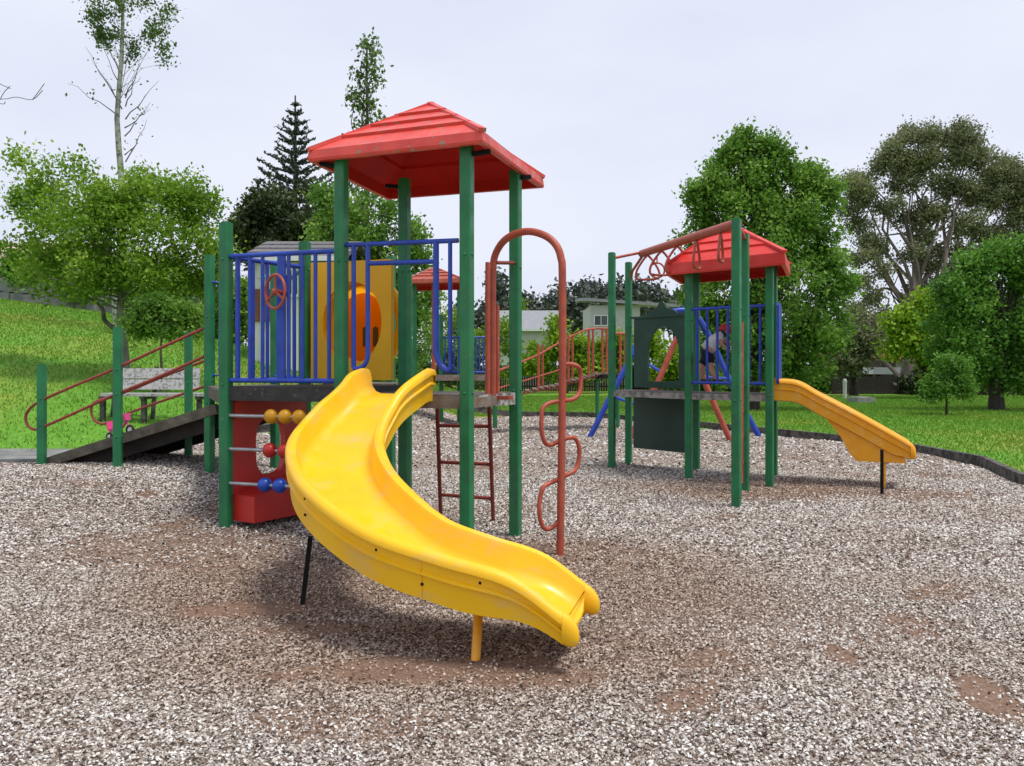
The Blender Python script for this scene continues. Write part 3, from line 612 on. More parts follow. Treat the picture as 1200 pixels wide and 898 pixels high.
m = MB(); q, t = wallpt(52, 0, .0); m.tube([wallpt(52, dz, o_)[0] for dz, o_ in ((-.058, .010), (-.095, .010), (-.108, .027), (-.12, .027), (-.135, .006), (-.24, .002))], .0022, 5); m.build('mould_seam', 'yellow_dull', sl)
# ladder at the back
def ladder(parent, tl, tr, bl, br, ts, m_='dark_red', r=.019):
    m = MB(); m.tube([tl, bl], r); o = m.build('ladder', m_, parent, True); m = MB(); m.tube([tr, br], r); m.build('side_rail', m_, o, True)
    for t in ts: k = MB(); k.tube([tl.lerp(bl, t), tr.lerp(br, t)], r * .9, 8); k.build('rung', m_, o, True)
ladder(ps, P(512, 466, 7.62), P(573, 466, 7.5), P(516.5, 606, 8.25), P(578, 612, 8.0), (.22, .52, .80))
# arched pole with the winding foot rungs
pt = Vector((.366, 6.53, 0)); pl = Vector((-.157, 6.90, 0))
def ap_(x, y): return on((pl.x, pl.y), (pt.x, pt.y), x, y)
base = Vector((pt.x, pt.y, -.1))
pts = [Vector((pl.x, pl.y, 1.2)), Vector((pl.x, pl.y, 1.9)), ap_(577.5, 322), ap_(580, 300), ap_(590, 283), ap_(605, 274), ap_(622, 271.5), ap_(640, 277), ap_(652, 288), ap_(657.5, 303), ap_(659, 325), Vector((pt.x + .02, pt.y, 1.3)), base]
m = MB(); m.tube(smoothpath(pts, 5), .029, 14); ar = m.build('climbing_pole', 'red_pipe', ps, True)
def wp(x, y, dd_=0): return P(x, y, 6.53 + dd_)
for L in ([(657, 427), (668, 427), (675, 428.5), (680, 434, .04), (680.5, 448, .05), (679, 460, .04), (672, 468), (657, 470)],
          [(656, 470), (643, 473, -.02), (636, 479, -.05), (634.5, 492, -.06), (635, 507, -.06), (639, 519, -.04), (646, 521.5), (656, 516.5)],
          [(656, 517), (668, 513), (675, 515, .04), (679, 526, .05), (678, 541, .05), (674, 551, .03), (666, 556), (656, 561)],
          [(656, 561), (645, 566), (637, 571, -.04), (633, 583, -.05), (632, 598, -.06), (634, 612, -.05), (639, 620, -.03), (646, 619), (656, 611)]):
    m = MB(); m.tube(smoothpath([wp(*q) for q in L], 4), .0175, 10); m.build('foot_rung', 'red_pipe', ar, True)
m = MB(); m.tube([Vector((*B, P(597, 308, 7.3).z)), ap_(581, 308)], .016); m.build('tie_bar', 'dark_red', ps, True)
m = MB(); m.tube(smoothpath([on(A, B, 571.5, 465), on(A, B, 571.5, 320), on(A, B, 572.5, 315)], 3), .021); m.tube([on(A, B, 583, 465), on(A, B, 583, 358)], .018); m.each('hand_rail', 'red_pipe', ps, True)
m = MB(); q = on(A, B, 581, 466); m.box(q + nrm * .05, (.17, .10, .03), rotz(ROT)); m.build('foot_plate', 'red_pipe', ps)
# timber ramp with its posts and bent rails
F0 = P(60, 537, 10.15); F1 = P(258, 474, 9.42); W_ = Vector((.35, 1.0, 0)); B0 = F0 + W_; B1 = F1 + W_
m = MB(); 
for k in range(14):
    a = F0.lerp(F1, (k + .03) / 14); b = F0.lerp(F1, (k + .97) / 14); m.add([a, b, b + W_, a + W_] + [q - z * .04 for q in (a, b, b + W_, a + W_)], [(0, 1, 2, 3), (7, 6, 5, 4), (0, 4, 5, 1), (1, 5, 6, 2), (2, 6, 7, 3), (3, 7, 4, 0)])
rm = m.build('ramp', 'ramp', ps)
m = MB(); off_ = Vector((-.02, -.04, 0)); m.beam(F0 + off_ - z * .045, F1 + off_ - z * .045, .05, .11); m.build('side_board', 'ramp', rm)
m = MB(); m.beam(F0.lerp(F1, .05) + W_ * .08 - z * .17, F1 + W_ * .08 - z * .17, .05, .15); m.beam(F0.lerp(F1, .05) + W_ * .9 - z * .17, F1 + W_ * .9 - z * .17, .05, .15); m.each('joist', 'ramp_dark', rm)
R1 = (-.462 * 9.6, 9.6); R2 = (-.551 * 10.0, 10.0); R3 = (-.379 * 10.6, 10.6)
post(ps, R1, .33, P(138, 384, 9.6).z, .2, bolts=(P(0, 433, 9.6).z, P(0, 462, 9.6).z, P(0, 512, 9.6).z)); post(ps, R2, .34, P(49, 428, 10).z, .2, bolts=(P(0, 467, 10).z, P(0, 498, 10).z)); post(ps, R3, .3, P(221, 390, 10.6).z, .2)
r_ = .0165
fr = lambda x, y: on(R2, R1, x, y + 0) if x < 140 else on(R1, P2, x, y)
m = MB(); m.tube(smoothpath([fr(239, 385), fr(190, 407), fr(131, 434), fr(90, 451), fr(56, 466), fr(44, 472), fr(34, 480), fr(30, 489), fr(33, 499), fr(41, 503.5), fr(54, 499), fr(90, 483), fr(131, 464.5), fr(190, 440), fr(239, 418)], 4), r_); m.build('ramp_rail', 'ramp_red', ps, True)
Q0 = (B0.x, B0.y); Q1 = (B1.x + .1, B1.y); br = lambda x, y: on(Q0, Q1, x, y)
m = MB(); m.tube(smoothpath([br(243, 422), br(190, 442), br(149, 459), br(118, 468.5), br(109, 474), br(107, 483), br(111, 493), br(120, 497), br(131, 494), br(149, 485), br(190, 470), br(243, 452)], 4), r_); m.build('ramp_rail', 'ramp_red', ps, True)

# ------------------------------------------------------------ right play structure
pr = thing('play_structure', (2.8, 11.1, 0), 'smaller red roofed play tower with dark green panel, hanging rings and short slide', 'play structure')
a1 = (1.44, 12.3); a2 = (1.77, 12.95); b1 = (2.31, 11.15); b2 = (2.57, 11.9); c1 = (3.14, 10.4); c2_ = (3.42, 11.15); d1 = (2.34, 8.9); d2 = (2.73, 10.0)
RR = math.atan2(-.75, .83) + .25
for p, zt_ in ((a1, 3.09), (a2, 3.03), (b1, 2.86), (b2, 2.86), (c1, 2.86), (c2_, 2.86), (d1, 2.99), (d2, 3.0)): post(pr, p, 0, zt_, RR, bolts=(1.1, 2.05))
roof(pr, [(3.2, 10.02), (3.66, 11.25), (2.45, 12.4), (2.03, 11.2)], 2.65, 2.80, 3.345, 'roof_clean', .07)
deck(pr, [a1, b1, b2, a2], 1.11, .08, 'deck', 'deck_grey'); deck(pr, [b1, c1, c2_, b2], 1.11, .08, 'deck', 'deck_grey')
bar_panel(pr, b1, c1, 1.245, 2.20, 7); 
m = MB(); m.plate(Vector((c1[0] + .085, c1[1] - .03, 0)), Vector((.35, .937, 0)), z, [(.06, 1.28), (.10, 1.24), (.66, 1.24), (.7, 1.28), (.7, 2.2), (.66, 2.24), (.10, 2.24), (.06, 2.2)], .03); m.build('side_panel', 'blue', pr)
# two loop handles at the ladder opening
m = MB(); q = Vector((2.55, 10.9, 0)); m.tube(smoothpath([P(814, 361, 11.4), P(817, 372, 11.4), P(823, 384, 11.4), P(829, 392, 11.5)], 3), .02); m.build('grab_bar', 'blue', pr, True)
# dark green playhouse panel with arched window, solid lower panel
g0 = Vector((*a2, 0)); g1 = Vector((*b2, 0)); ug = (g1 - g0).normalized(); Lg = (g1 - g0).length
def gx(x): q = on(a2, b2, x, 400) - g0; q.z = 0; return q.length
def gzz(x, y): return on(a2, b2, x, y).z
x0, x1 = gx(744), gx(806); zt0 = gzz(775, 372); zb0 = gzz(775, 455)
def arch_loop(xa, xb, za_, zb_, n=48):
    o = []; cx = (xa + xb) / 2; rx = (xb - xa) / 2; zs = zb_ - rx * 1.25
    for k in range(n):
        t = 2 * math.pi * k / n; c_, s_ = math.cos(t), math.sin(t)
        if s_ >= 0: o.append((cx + rx * c_, zs + (zb_ - zs) * s_))
        else:
            q = max(abs(c_), abs(s_)); o.append((cx + rx * c_ / q, zs + (zs - za_) * s_ / q))
    return o
def rect_round(x0, x1, y0, y1, n=48):
    o = []; cx = (x0 + x1) / 2; cy = (y0 + y1) / 2
    for k in range(n):
        t = 2 * math.pi * k / n; c_, s_ = math.cos(t), math.sin(t); q = max(abs(c_), abs(s_)); o.append((cx + (x1 - x0) / 2 * c_ / q, cy + (y1 - y0) / 2 * s_ / q))
    return o
m = MB(); m.plate(g0, ug, z, rect_round(x0, x1, zb0, zt0), .04, arch_loop(gx(760), gx(796.5), gzz(775, 447), gzz(778, 383))); gp = m.build('playhouse_panel', 'panel_green', pr)
m = MB(); m.plate(g0, ug, z, [(x0 - .06, zt0), (x1 + .03, zt0), (x1 + .03, zt0 + .03), (x0 - .06, zt0 + .03)], .10); m.build('ledge', 'panel_green', gp)
m = MB(); mid = (x0 + x1) / 2 + .03; m.plate(g0, ug, z, [(x0 + .10, zt0 + .031)] + [(mid + q * .30, zt0 + h_) for q, h_ in ((-1, .05), (-.75, .10), (-.5, .115), (-.3, .14), (-.17, .20), (-.05, .235), (.05, .235), (.17, .20), (.3, .14), (.5, .115), (.75, .10), (1, .05))][::1] + [(x1 - .02, zt0 + .031)], .035); m.build('crest', 'panel_green', gp)
m = MB(); m.plate(g0, ug, z, rect_round(gx(743.5), gx(806), gzz(775, 528), gzz(775, 463)), .045); m.build('lower_panel', 'panel_green', pr)
# overhead tube with the hanging loops
t0 = Vector((2.50, 9.45, 3.04)); t1 = P(752, 297.5, 12.55); m = MB(); m.tube([t0, t1], .056, 16); ov = m.build('overhead_tube', 'red_pipe', pr, True)
m = MB(); m.tube([Vector((*a1, P(717, 303, 12.3).z)), t1 + Vector((.0, 0, .02))], .021); m.tube([Vector((*d1, 2.95)), Vector((*d2, 2.95))], .022); m.tube([t1 - z * .05, P(741, 318, 12.9), P(739, 330, 12.95)], .02); m.each('cross_bar', 'red_pipe', pr, True)
for t, an, sz in ((.14, 1.18, .95), (.36, 1.12, 1.0), (.56, .25, 1.0), (.74, -.1, .95), (.92, -.35, 1.0)):
    q = t0.lerp(t1, t) - z * .05; dx = Vector((math.cos(an), math.sin(an), 0)); m = MB()
    sh = [(0, 0), (-.06, -.06), (-.15, -.20), (-.17, -.30), (-.12, -.345), (.12, -.345), (.17, -.30), (.15, -.20), (.06, -.06)]
    m.tube(smoothpath([q + dx * a_ * sz + z * b_ * sz for a_, b_ in sh + sh[:1]], 3)[:-1], .0165, 8, True); m.build('hanging_loop', 'red_pipe', ov, True)
q = P(770, 317, 12.0); m = MB(); m.tube(ringpts(q, (1, 0, 0), (0, 0, 1), .105, 20), .013, 8, True); m.tube([q + z * .105, q + z * .2], .01, 6); m.build('hanging_ring', 'red_pipe', ov, True)
# narrow red ladder seen from its side
ladder(pr, P(869, 378, 9.75), P(870.5, 378, 10.15), P(868.5, 566, 9.75), P(870.5, 562, 10.15), (.40, .56, .72, .88), 'red_pipe', .022)
# short straight slide
n2 = Vector((.94, -.35, 0)); s0 = Vector((3.30, 10.80, 1.30)); ct = [s0, s0 + n2 * .30 + z * -.03]
for k, (dx, dz) in enumerate(((.55, -.17), (.85, -.33), (1.15, -.50), (1.38, -.635), (1.56, -.745))): ct.append(s0 + n2 * dx + z * dz)
s2 = slide(pr, ct, .52, .20, 'yellow_dull', endk=.1, nose=.06)
m = MB(); q = ct[4]; e = ct[6]; sd = Vector((n2.y, -n2.x, 0))
prof = [(.62, -.47), (.80, -.73), (.90, -.90), (1.30, -.915), (1.60, -.96), (1.60, -.99)]
prof = [(.55, -.40), (.86, -.78), (.90, -.90), (1.25, -.90), (1.40, -.94), (1.55, -1.0), (1.50, -.95), (1.2, -.75), (.9, -.57)]
m.plate(Vector((s0.x, s0.y, s0.z)), n2, z, [(.62, -.46), (.80, -.70), (.90, -.90), (.98, -.985), (1.28, -.985), (1.52, -.99), (1.50, -.92), (1.25, -.78), (.95, -.6)], .44); m.build('slide_foot', 'yellow_dull', s2)
for (x, y, D, mm) in ((1033.5, 581, 9.72, 'black_metal'), (1036, 572, 10.2, 'yellow_dull')):
    a = P(x, y, D); b = P(x, 530 if D > 10 else 527, D); m = MB(); m.tube([Vector((a.x, a.y, -.1)), b], .02, 8); m.build('support_leg', mm, s2, True)

# ------------------------------------------------------------ far tower, chain bridge and arched climber
pf_ = thing('play_structure', (-1.6, 20.5, 0), 'distant low red roofed tower seen between the posts above the ladder', 'play structure')
f1 = (-.114 * 20, 20.0); f2 = (-.083 * 20.6, 20.6); f3 = (-.047 * 20.2, 20.2); f4 = (-.062 * 21.5, 21.5); f5 = (-.020 * 20.3, 20.3)
for p, zt_ in ((f1, 3.4), (f3, 3.45), (f4, 3.4)): post(pf_, p, 0, zt_, .3)
post(pf_, f2, 0, 2.7, .3); post(pf_, f5, 0, 2.4, .3)
roof(pf_, [(-.122 * 19.6, 19.6), (-.060 * 19.4, 19.4), (-.056 * 21.2, 21.2), (-.125 * 21.5, 21.5)], 3.36, 3.46, 3.84, 'red_pipe')
deck(pf_, [f1, f3, f4, (-2.1, 21.4)], 1.25, .12, 'deck', 'plank'); deck(pf_, [f3, f5, (-.35, 21.4), f4], 1.25, .12, 'deck', 'plank')
bar_panel(pf_, f2, f3, 1.32, 2.15, 6); bar_panel(pf_, f3, f5, 1.32, 2.15, 5)
m = MB(); m.tube([P(508, 320, 19.8), P(508.5, 440, 19.8)], .05); m.build('pole', 'red_pipe', pf_, True)
br_ = thing('chain_bridge', (1.2, 19.5, 0), 'rising red railed chain bridge in front of the lime green hedge', 'bridge')
def bp(x, y, dz=0): return P(x, y, 18.5 + (x - 600) * .012 + dz)
top = [(585, 434), (605, 427), (631, 416), (650, 405), (668, 395), (685, 387), (700, 385), (716, 385.5)]
bot = [(585, 466), (605, 461), (631, 455), (650, 452), (668, 446), (685, 442), (700, 438), (716, 438)]
for dz in (0, 1.0):
    m = MB(); m.tube([bp(x, y, dz) for x, y in top], .024, 8); rl = m.build('hand_rail', 'red_pipe', br_, True); m = MB(); m.tube([bp(x, (y * .35 + yb * .65) + 0, dz) for (x, y), (_, yb) in zip(top, bot)][:5], .016, 8); m.build('lower_rail', 'red_pipe', br_, True)
    for x, yt, yb in ((604, 427, 461), (631, 404, 456), (666, 392, 447), (690, 386, 441), (706, 385, 439), (727, 391, 441)):
        m = MB(); m.tube([bp(x + dz * 5, yt, dz), bp(x + dz * 5, yb, dz)], .028, 8); m.build('upright', 'red_pipe', br_, True)
    m = MB()
    for k in range(46):                       # links of the carrying chain
        t = k / 46 * 5.999; i = int(t); f_ = t - i; x = bot[i][0] * (1 - f_) + bot[i + 1][0] * f_; y = bot[i][1] * (1 - f_) + bot[i + 1][1] * f_
        q = bp(x, y + 2, dz); m.tube(ringpts(q, (1, 0, 0) if k % 2 else (.6, .8, 0), (0, 0, 1), .035, 8), .011, 5, True)
    m.build('chain', 'dark_red', br_)
m = MB()
for i in range(len(bot) - 1):
    for k in range(3):
        f_ = (k + .5) / 3; x = bot[i][0] * (1 - f_) + bot[i + 1][0] * f_; y = bot[i][1] * (1 - f_) + bot[i + 1][1] * f_; m.box(bp(x, y, .5), (.10, 1.0, .04))
m.each('tread', 'plank', br_)
m = MB(); m.tube([bp(716, 391, .4), bp(738, 391, .4)], .03); m.build('end_rail', 'red_pipe', br_, True); m = MB(); m.box(bp(712, 441, .5), (.75, 1.1, .10)); m.build('landing', 'ramp_dark', br_)
for x in (700, 724):
    m = MB(); q = bp(x, 442, .2); m.tube([q, Vector((q.x, q.y, -.1))], .045); m.build('leg', 'green', br_, True)
ac = thing('arched_climber', (3.2, 17.6, 0), 'blue and red arched tube climber standing behind the smaller tower', 'climbing frame')
m = MB(); m.tube(smoothpath([P(691, 513, 17.6), P(716, 464, 17.6), P(741, 415, 17.7), P(751, 391, 17.8), P(761, 375, 18), P(780, 367, 18), P(806, 364, 18), P(821, 376, 18), P(838, 408, 18), P(854, 444, 18), P(889, 511, 18)], 3), .058, 12); m.build('arch_tube', 'blue', ac, True)
m = MB(); m.tube(smoothpath([P(736, 518, 16.7), P(756, 478, 16.7), P(776, 437, 16.7), P(790, 403, 16.7), P(799, 391, 16.7), P(808, 401, 16.7), P(830, 458, 16.7), P(857, 519, 16.7)], 3), .058, 12); m.build('arch_tube', 'red_pipe', ac, True)
for i, (x, y, x2_, y2_) in enumerate(((741, 415, 776, 437), (716, 464, 756, 478), (820, 372, 808, 401), (854, 444, 824, 442))):
    m = MB(); m.tube([P(x, y, 17.7), P(x2_, y2_, 16.7)], .03); m.build('rung', 'blue', ac, True)

# ------------------------------------------------------------ child on the deck, bending forward
def skin_mesh(verts, edges, radii, root=0, sub=2):
    me = bpy.data.meshes.new('tmp'); me.from_pydata([tuple(v) for v in verts], edges, []); o = bpy.data.objects.new('tmp', me); COL.objects.link(o)
    sk = o.modifiers.new('s', 'SKIN'); sk.use_smooth_shade = True
    for i, r in enumerate(radii): d = me.skin_vertices[0].data[i]; d.radius = (r, r) if not isinstance(r, tuple) else r; d.use_root = (i == root)
    ss = o.modifiers.new('u', 'SUBSURF'); ss.levels = sub; ss.render_levels = sub
    bpy.context.view_layer.update(); dg = bpy.context.evaluated_depsgraph_get(); r = bpy.data.meshes.new_from_object(o.evaluated_get(dg))
    bpy.data.objects.remove(o); bpy.data.meshes.remove(me); return r
def child():
    D0 = 11.15; loc = P(829, 448, D0); loc.z = 1.112
    t = thing('person', loc, 'small child in red cap, white shirt and navy shorts bending on the tower deck', 'person')
    def q(x, y, d=0): return P(x, y, D0 + d) - loc
    V = {'pel': q(829, 413), 'sp': q(832, 404), 'ch': q(839, 396), 'nk': q(846, 391), 'hd': q(849.5, 388.5), 'hd2': q(853.5, 387)}
    E = [('pel', 'sp'), ('sp', 'ch'), ('ch', 'nk'), ('nk', 'hd'), ('hd', 'hd2')]; R = {'pel': .085, 'sp': .080, 'ch': .088, 'nk': .040, 'hd': .075, 'hd2': .062}
    for s_, d, fx in (('a', -.07, 838), ('b', .08, 824)):
        V['hip' + s_] = q(829.5, 417, d); V['kn' + s_] = q(833 if s_ == 'a' else 822, 431, d); V['an' + s_] = q(fx, 444, d); V['to' + s_] = q(fx + 8, 446.5, d)
        E += [('pel', 'hip' + s_), ('hip' + s_, 'kn' + s_), ('kn' + s_, 'an' + s_), ('an' + s_, 'to' + s_)]; R.update({'hip' + s_: .062, 'kn' + s_: .043, 'an' + s_: .028, 'to' + s_: .024})
    for s_, d, el, wr in (('a', -.12, (845, 403), (851, 409)), ('b', .12, (852, 401), (859, 404))):
        V['sh' + s_] = q(841, 394.5, d); V['el' + s_] = q(*el, d); V['wr' + s_] = q(*wr, d); V['pm' + s_] = q(wr[0] + 2.5, wr[1] + 1.6, d)
        E += [('ch', 'sh' + s_), ('sh' + s_, 'el' + s_), ('el' + s_, 'wr' + s_), ('wr' + s_, 'pm' + s_)]; R.update({'sh' + s_: .036, 'el' + s_: .026, 'wr' + s_: .019, 'pm' + s_: .020})
        for k in range(5):
            nm = 'f%s%d' % (s_, k); off2 = (k - 2) * .010; ln = (3.2, 4.2, 4.6, 4.2, 3.2)[k]
            if k == 0: V[nm] = q(wr[0] + 1.5, wr[1] + 4.2, d - .02)
            else: V[nm] = q(wr[0] + 2.5 + ln * .8, wr[1] + 1.6 + ln * .7, d + off2)
            E.append(('pm' + s_, nm)); R[nm] = .0065
    names = list(V); ix = {n: i for i, n in enumerate(names)}
    me = skin_mesh([V[n] for n in names], [(ix[a], ix[b]) for a, b in E], [R[n] for n in names], 0, 2); me.name = 'body'; me.materials.clear(); me.materials.append(M['skin']); o = link('body', me, t)
    # eyes, nose and ears as low relief on the head would be under a pixel: nose only
    b = MB(); hc = loc + V['hd2'] + Vector((.055, 0, -.03)); b.sphere(hc, .014, 8); b.sphere(loc + V['hd'] + Vector((0, -.072, -.01)), .02, 8, .7, .4, 1); b.build('face', 'skin', o, True)
    b = MB(); 
    for s2_ in (-.028, .028): b.sphere(loc + V['hd2'] + Vector((.052, s2_, .0)), .007, 6)
    b.each('eye', 'rubber', o, True)
    sub = lambda ns, rr, es, nm, mm: None
    def cloth(ns, rad, es, nm, mm):
        jx = {n: i for i, n in enumerate(ns)}; me = skin_mesh([V[n] if isinstance(n, str) and n in V else n for n in ns], [(jx[a], jx[b]) for a, b in es], rad, 0, 2); me.name = nm; me.materials.clear(); me.materials.append(M[mm]); return link(nm, me, t)
    V['uaa'] = V['sha'].lerp(V['ela'], .65); V['uab'] = V['shb'].lerp(V['elb'], .65)
    cloth(['ch', 'sp', 'pel', 'sha', 'shb', 'uaa', 'uab', 'nk'], [.100, .104, .106, .046, .046, .042, .042, .05], [('ch', 'sp'), ('sp', 'pel'), ('ch', 'sha'), ('ch', 'shb'), ('sha', 'uaa'), ('shb', 'uab'), ('ch', 'nk')], 'shirt', 'shirt')
    V['tha'] = V['hipa'].lerp(V['kna'], .85); V['thb'] = V['hipb'].lerp(V['knb'], .85); V['w'] = V['pel'].lerp(V['sp'], .4)
    cloth(['pel', 'w', 'hipa', 'hipb', 'tha', 'thb'], [.116, .112, .086, .080, .068, .068], [('pel', 'w'), ('pel', 'hipa'), ('pel', 'hipb'), ('hipa', 'tha'), ('hipb', 'thb')], 'shorts', 'shorts')
    for s_ in 'ab':
        b = MB(); b.tube([loc + V['an' + s_] + Vector((-.03, 0, -.028)), loc + V['an' + s_] + Vector((.03, 0, -.03)), loc + V['to' + s_] + Vector((.01, 0, -.005))], [.026, .034, .024], 10); b.build('shoe', 'shoe', t, True)
    b = MB(); hc = loc + V['hd'].lerp(V['hd2'], .3); b.sphere(hc + Vector((-.005, 0, .022)), .088, 16, 1, .95, .85); b.build('cap', 'cap', t, True)
    b = MB(); b.add([hc + Vector(v) for v in ((.06, -.07, .02), (.145, -.05, -.005), (.155, 0, .0), (.145, .05, -.005), (.06, .07, .02), (.06, -.07, .012), (.145, -.05, -.013), (.155, 0, -.008), (.145, .05, -.013), (.06, .07, .012))], [(0, 1, 2, 3, 4), (9, 8, 7, 6, 5), (0, 5, 6, 1), (1, 6, 7, 2), (2, 7, 8, 3), (3, 8, 9, 4)]); b.build('brim', 'cap', bpy.data.objects[t.children[-1].name])
    b = MB(); b.sphere(hc + Vector((-.03, 0, -.012)), .078, 14, .9, 1, .9); b.build('hair', 'hair', t, True)
child()

# ------------------------------------------------------------ path, bench, tricycle
m = MB(); pz = .0
n_ = 12; pv = []; 
for k in range(n_ + 1):
    t = k / n_; a = Vector((-12, 9.9, 0)).lerp(Vector((F0.x, F0.y + .02, 0)), t); b = Vector((-12, 11.7, 0)).lerp(Vector((B0.x + .4, B0.y + .25, 0)), t)
    za_ = max(gz(a.x, a.y) + .03, .0); zb_ = gz(b.x, b.y) + .03; pv += [(a.x, a.y, za_), (b.x, b.y, zb_), (a.x, a.y, za_ - .15), (b.x, b.y, zb_ - .15)]
m.add(pv, [f for k in range(n_) for f in ((4 * k, 4 * k + 4, 4 * k + 5, 4 * k + 1), (4 * k + 2, 4 * k + 6, 4 * k + 4, 4 * k), (4 * k + 1, 4 * k + 5, 4 * k + 7, 4 * k + 3))])
o = m.build('path', 'path'); o['kind'] = 'structure'
bl = P(185, 507, 13.2); bl.z = gz(bl.x, bl.y); be = thing('park_bench', bl, 'bleached grey timber bench on the grass behind the ramp', 'bench')
xl, xr = -6.28, -4.92; zb_ = bl.z
sea = MB()
for k in range(3): sea.box(((xl + xr) / 2 + .14, 13.05 + k * .13, zb_ + .43), (xr - xl + .28, .115, .045), None, .006)
sea.build('seat', 'bench', be); bk = MB()
for k in range(2): bk.add([Vector(v) for v in ((xl, 13.44 + .03 * k, zb_ + .50 + k * .175), (xr - .02, 13.44 + .03 * k, zb_ + .50 + k * .175), (xr - .02, 13.47 + .03 * k, zb_ + .66 + k * .175), (xl, 13.47 + .03 * k, zb_ + .66 + k * .175), (xl, 13.48 + .03 * k, zb_ + .50 + k * .175), (xr - .02, 13.48 + .03 * k, zb_ + .50 + k * .175), (xr - .02, 13.51 + .03 * k, zb_ + .66 + k * .175), (xl, 13.51 + .03 * k, zb_ + .66 + k * .175))], [(0, 1, 2, 3), (7, 6, 5, 4), (0, 4, 5, 1), (1, 5, 6, 2), (2, 6, 7, 3), (3, 7, 4, 0)])
bk.build('backrest', 'bench', be)
for x in (xl + .0, -5.65, xr + .12):
    l = MB(); l.box((x, 13.1, zb_ + .18), (.07, .07, .45)); l.box((x, 13.2, zb_ + .385), (.06, .38, .05)); l.beam((x, 13.40, zb_ - .05), (x, 13.56, zb_ + .86), .06, .05, Vector((1, 0, 0))); l.build('leg', 'border', be)
tl_ = F0.lerp(F1, .355) + W_ * .22 + z * .012
tr = thing('tricycle', tl_, 'small pink tricycle with black wheels on the path behind the ramp post', 'tricycle')
def wheel(x, y, r):
    a = Vector((x, y, tl_.z + r)); k = MB(); k.tube(ringpts(a, (1, 0, 0), (0, 0, 1), r - .016, 18), .017, 8, True); o = k.build('wheel', 'rubber', tr, True)
    k = MB(); k.tube([a - Vector((0, .02, 0)), a + Vector((0, .02, 0))], r * .42, 12); k.build('rim', 'frame_white', o)
x_ = tl_.x; y_ = tl_.y; wheel(x_ - .14, y_ - .12, .062); wheel(x_ - .14, y_ + .12, .062); wheel(x_ + .15, y_, .08)
k = MB(); k.tube([(x_ - .14, y_ - .12, tl_.z + .062), (x_ - .14, y_ + .12, tl_.z + .062)], .01); k.tube(smoothpath([(x_ - .14, y_, tl_.z + .09), (x_ - .02, y_, tl_.z + .13), (x_ + .11, y_, tl_.z + .22), (x_ + .12, y_, tl_.z + .32)], 3), .018); k.tube([(x_ + .15, y_, tl_.z + .08), (x_ + .11, y_, tl_.z + .25)], .014); k.build('frame', 'pink', tr, True)
k = MB(); k.box((x_ - .13, y_, tl_.z + .15), (.15, .14, .05), None, .03); k.box((x_ - .20, y_, tl_.z + .23), (.025, .13, .14), None, .01); k.each('seat', 'pink', tr)
k = MB(); k.tube([(x_ + .10, y_ - .13, tl_.z + .33), (x_ + .12, y_, tl_.z + .32), (x_ + .10, y_ + .13, tl_.z + .33)], .016); k.box((x_ + .14, y_, tl_.z + .28), (.05, .12, .10), None, .015); k.build('handlebar', 'pink', tr, True)
tr.scale = (.78, .78, .78); tr.rotation_euler = (F1 - F0).to_track_quat('X', 'Z').to_euler()

# ------------------------------------------------------------ trees
def leafcloud(C, size, r, up=.5, elong=1.0):
    n = len(C); N_ = r.normal(size=(n, 3)); N_[:, 2] += up; N_ /= np.linalg.norm(N_, axis=1)[:, None]
    T = np.cross(N_, r.normal(size=(n, 3))); T /= np.linalg.norm(T, axis=1)[:, None] + 1e-9; Bn = np.cross(N_, T)
    s = (size * (.55 + .8 * r.random(n)))[:, None]
    V = np.stack([C - T * s * elong, C + Bn * s * .62 - N_ * s * .18, C + T * s * elong, C - Bn * s * .62 - N_ * s * .18], 1).reshape(-1, 3)
    return V, np.arange(4 * n).reshape(-1, 4)
def blobs_world(bl, D, dr=None):
    """(x, y, rx, ry[, depth offset]) measured in the photograph -> ellipsoids at distance D"""
    o = []
    for b in bl:
        d = D + (b[4] if len(b) > 4 else 0); c = P(b[0], b[1], d); k = d / F
        o.append((c.x, c.y, c.z, b[2] * k, (dr or (b[2] + b[3]) / 2 * k), b[3] * k))
    return o
def crown_pts(bw, n, clump, spread, r, hollow=.35, lump=.30):
    """leaf clumps gathered on boughs: every ellipsoid carries smaller lumps of its own, taller than wide"""
    vol = np.array([b[3] * b[5] for b in bw]) ** .9; nl = max(20, n // 230, 4 * len(bw)); pick = r.choice(len(bw), size=nl, p=vol / vol.sum()); pick[:2 * len(bw)] = np.repeat(np.arange(len(bw)), 2)
    W = np.array(bw)[pick]; d = r.normal(size=(nl, 3)); d /= np.linalg.norm(d, axis=1)[:, None]
    rad = hollow + (1.04 - hollow) * r.random(nl) ** .45; mid = W[:, :3] + d * W[:, 3:] * rad[:, None]
    m = max(4, n // clump); k = r.integers(0, nl, m); g = r.normal(size=(m, 3)); g /= np.linalg.norm(g, axis=1)[:, None]
    br = np.minimum(W[k][:, 3:4], W[k][:, 5:6]); cc = mid[k] + g * br * (lump * (.6 + .8 * r.random((m, 1)))) * (.35 + .65 * r.random((m, 1))) * np.array([.9, .9, 1.35])
    C = np.repeat(cc, clump, 0) + r.normal(size=(m * clump, 3)) * spread * np.array([1, 1, .8]); return C, cc
def wob(a, b, n, amp, r):
    a = Vector(a); b = Vector(b); L = (b - a).length; p = [a]
    for i in range(1, n): p.append(a.lerp(b, i / n) + Vector(r.normal(size=3)) * amp * L * (1 if i < n else 0))
    return p + [b]
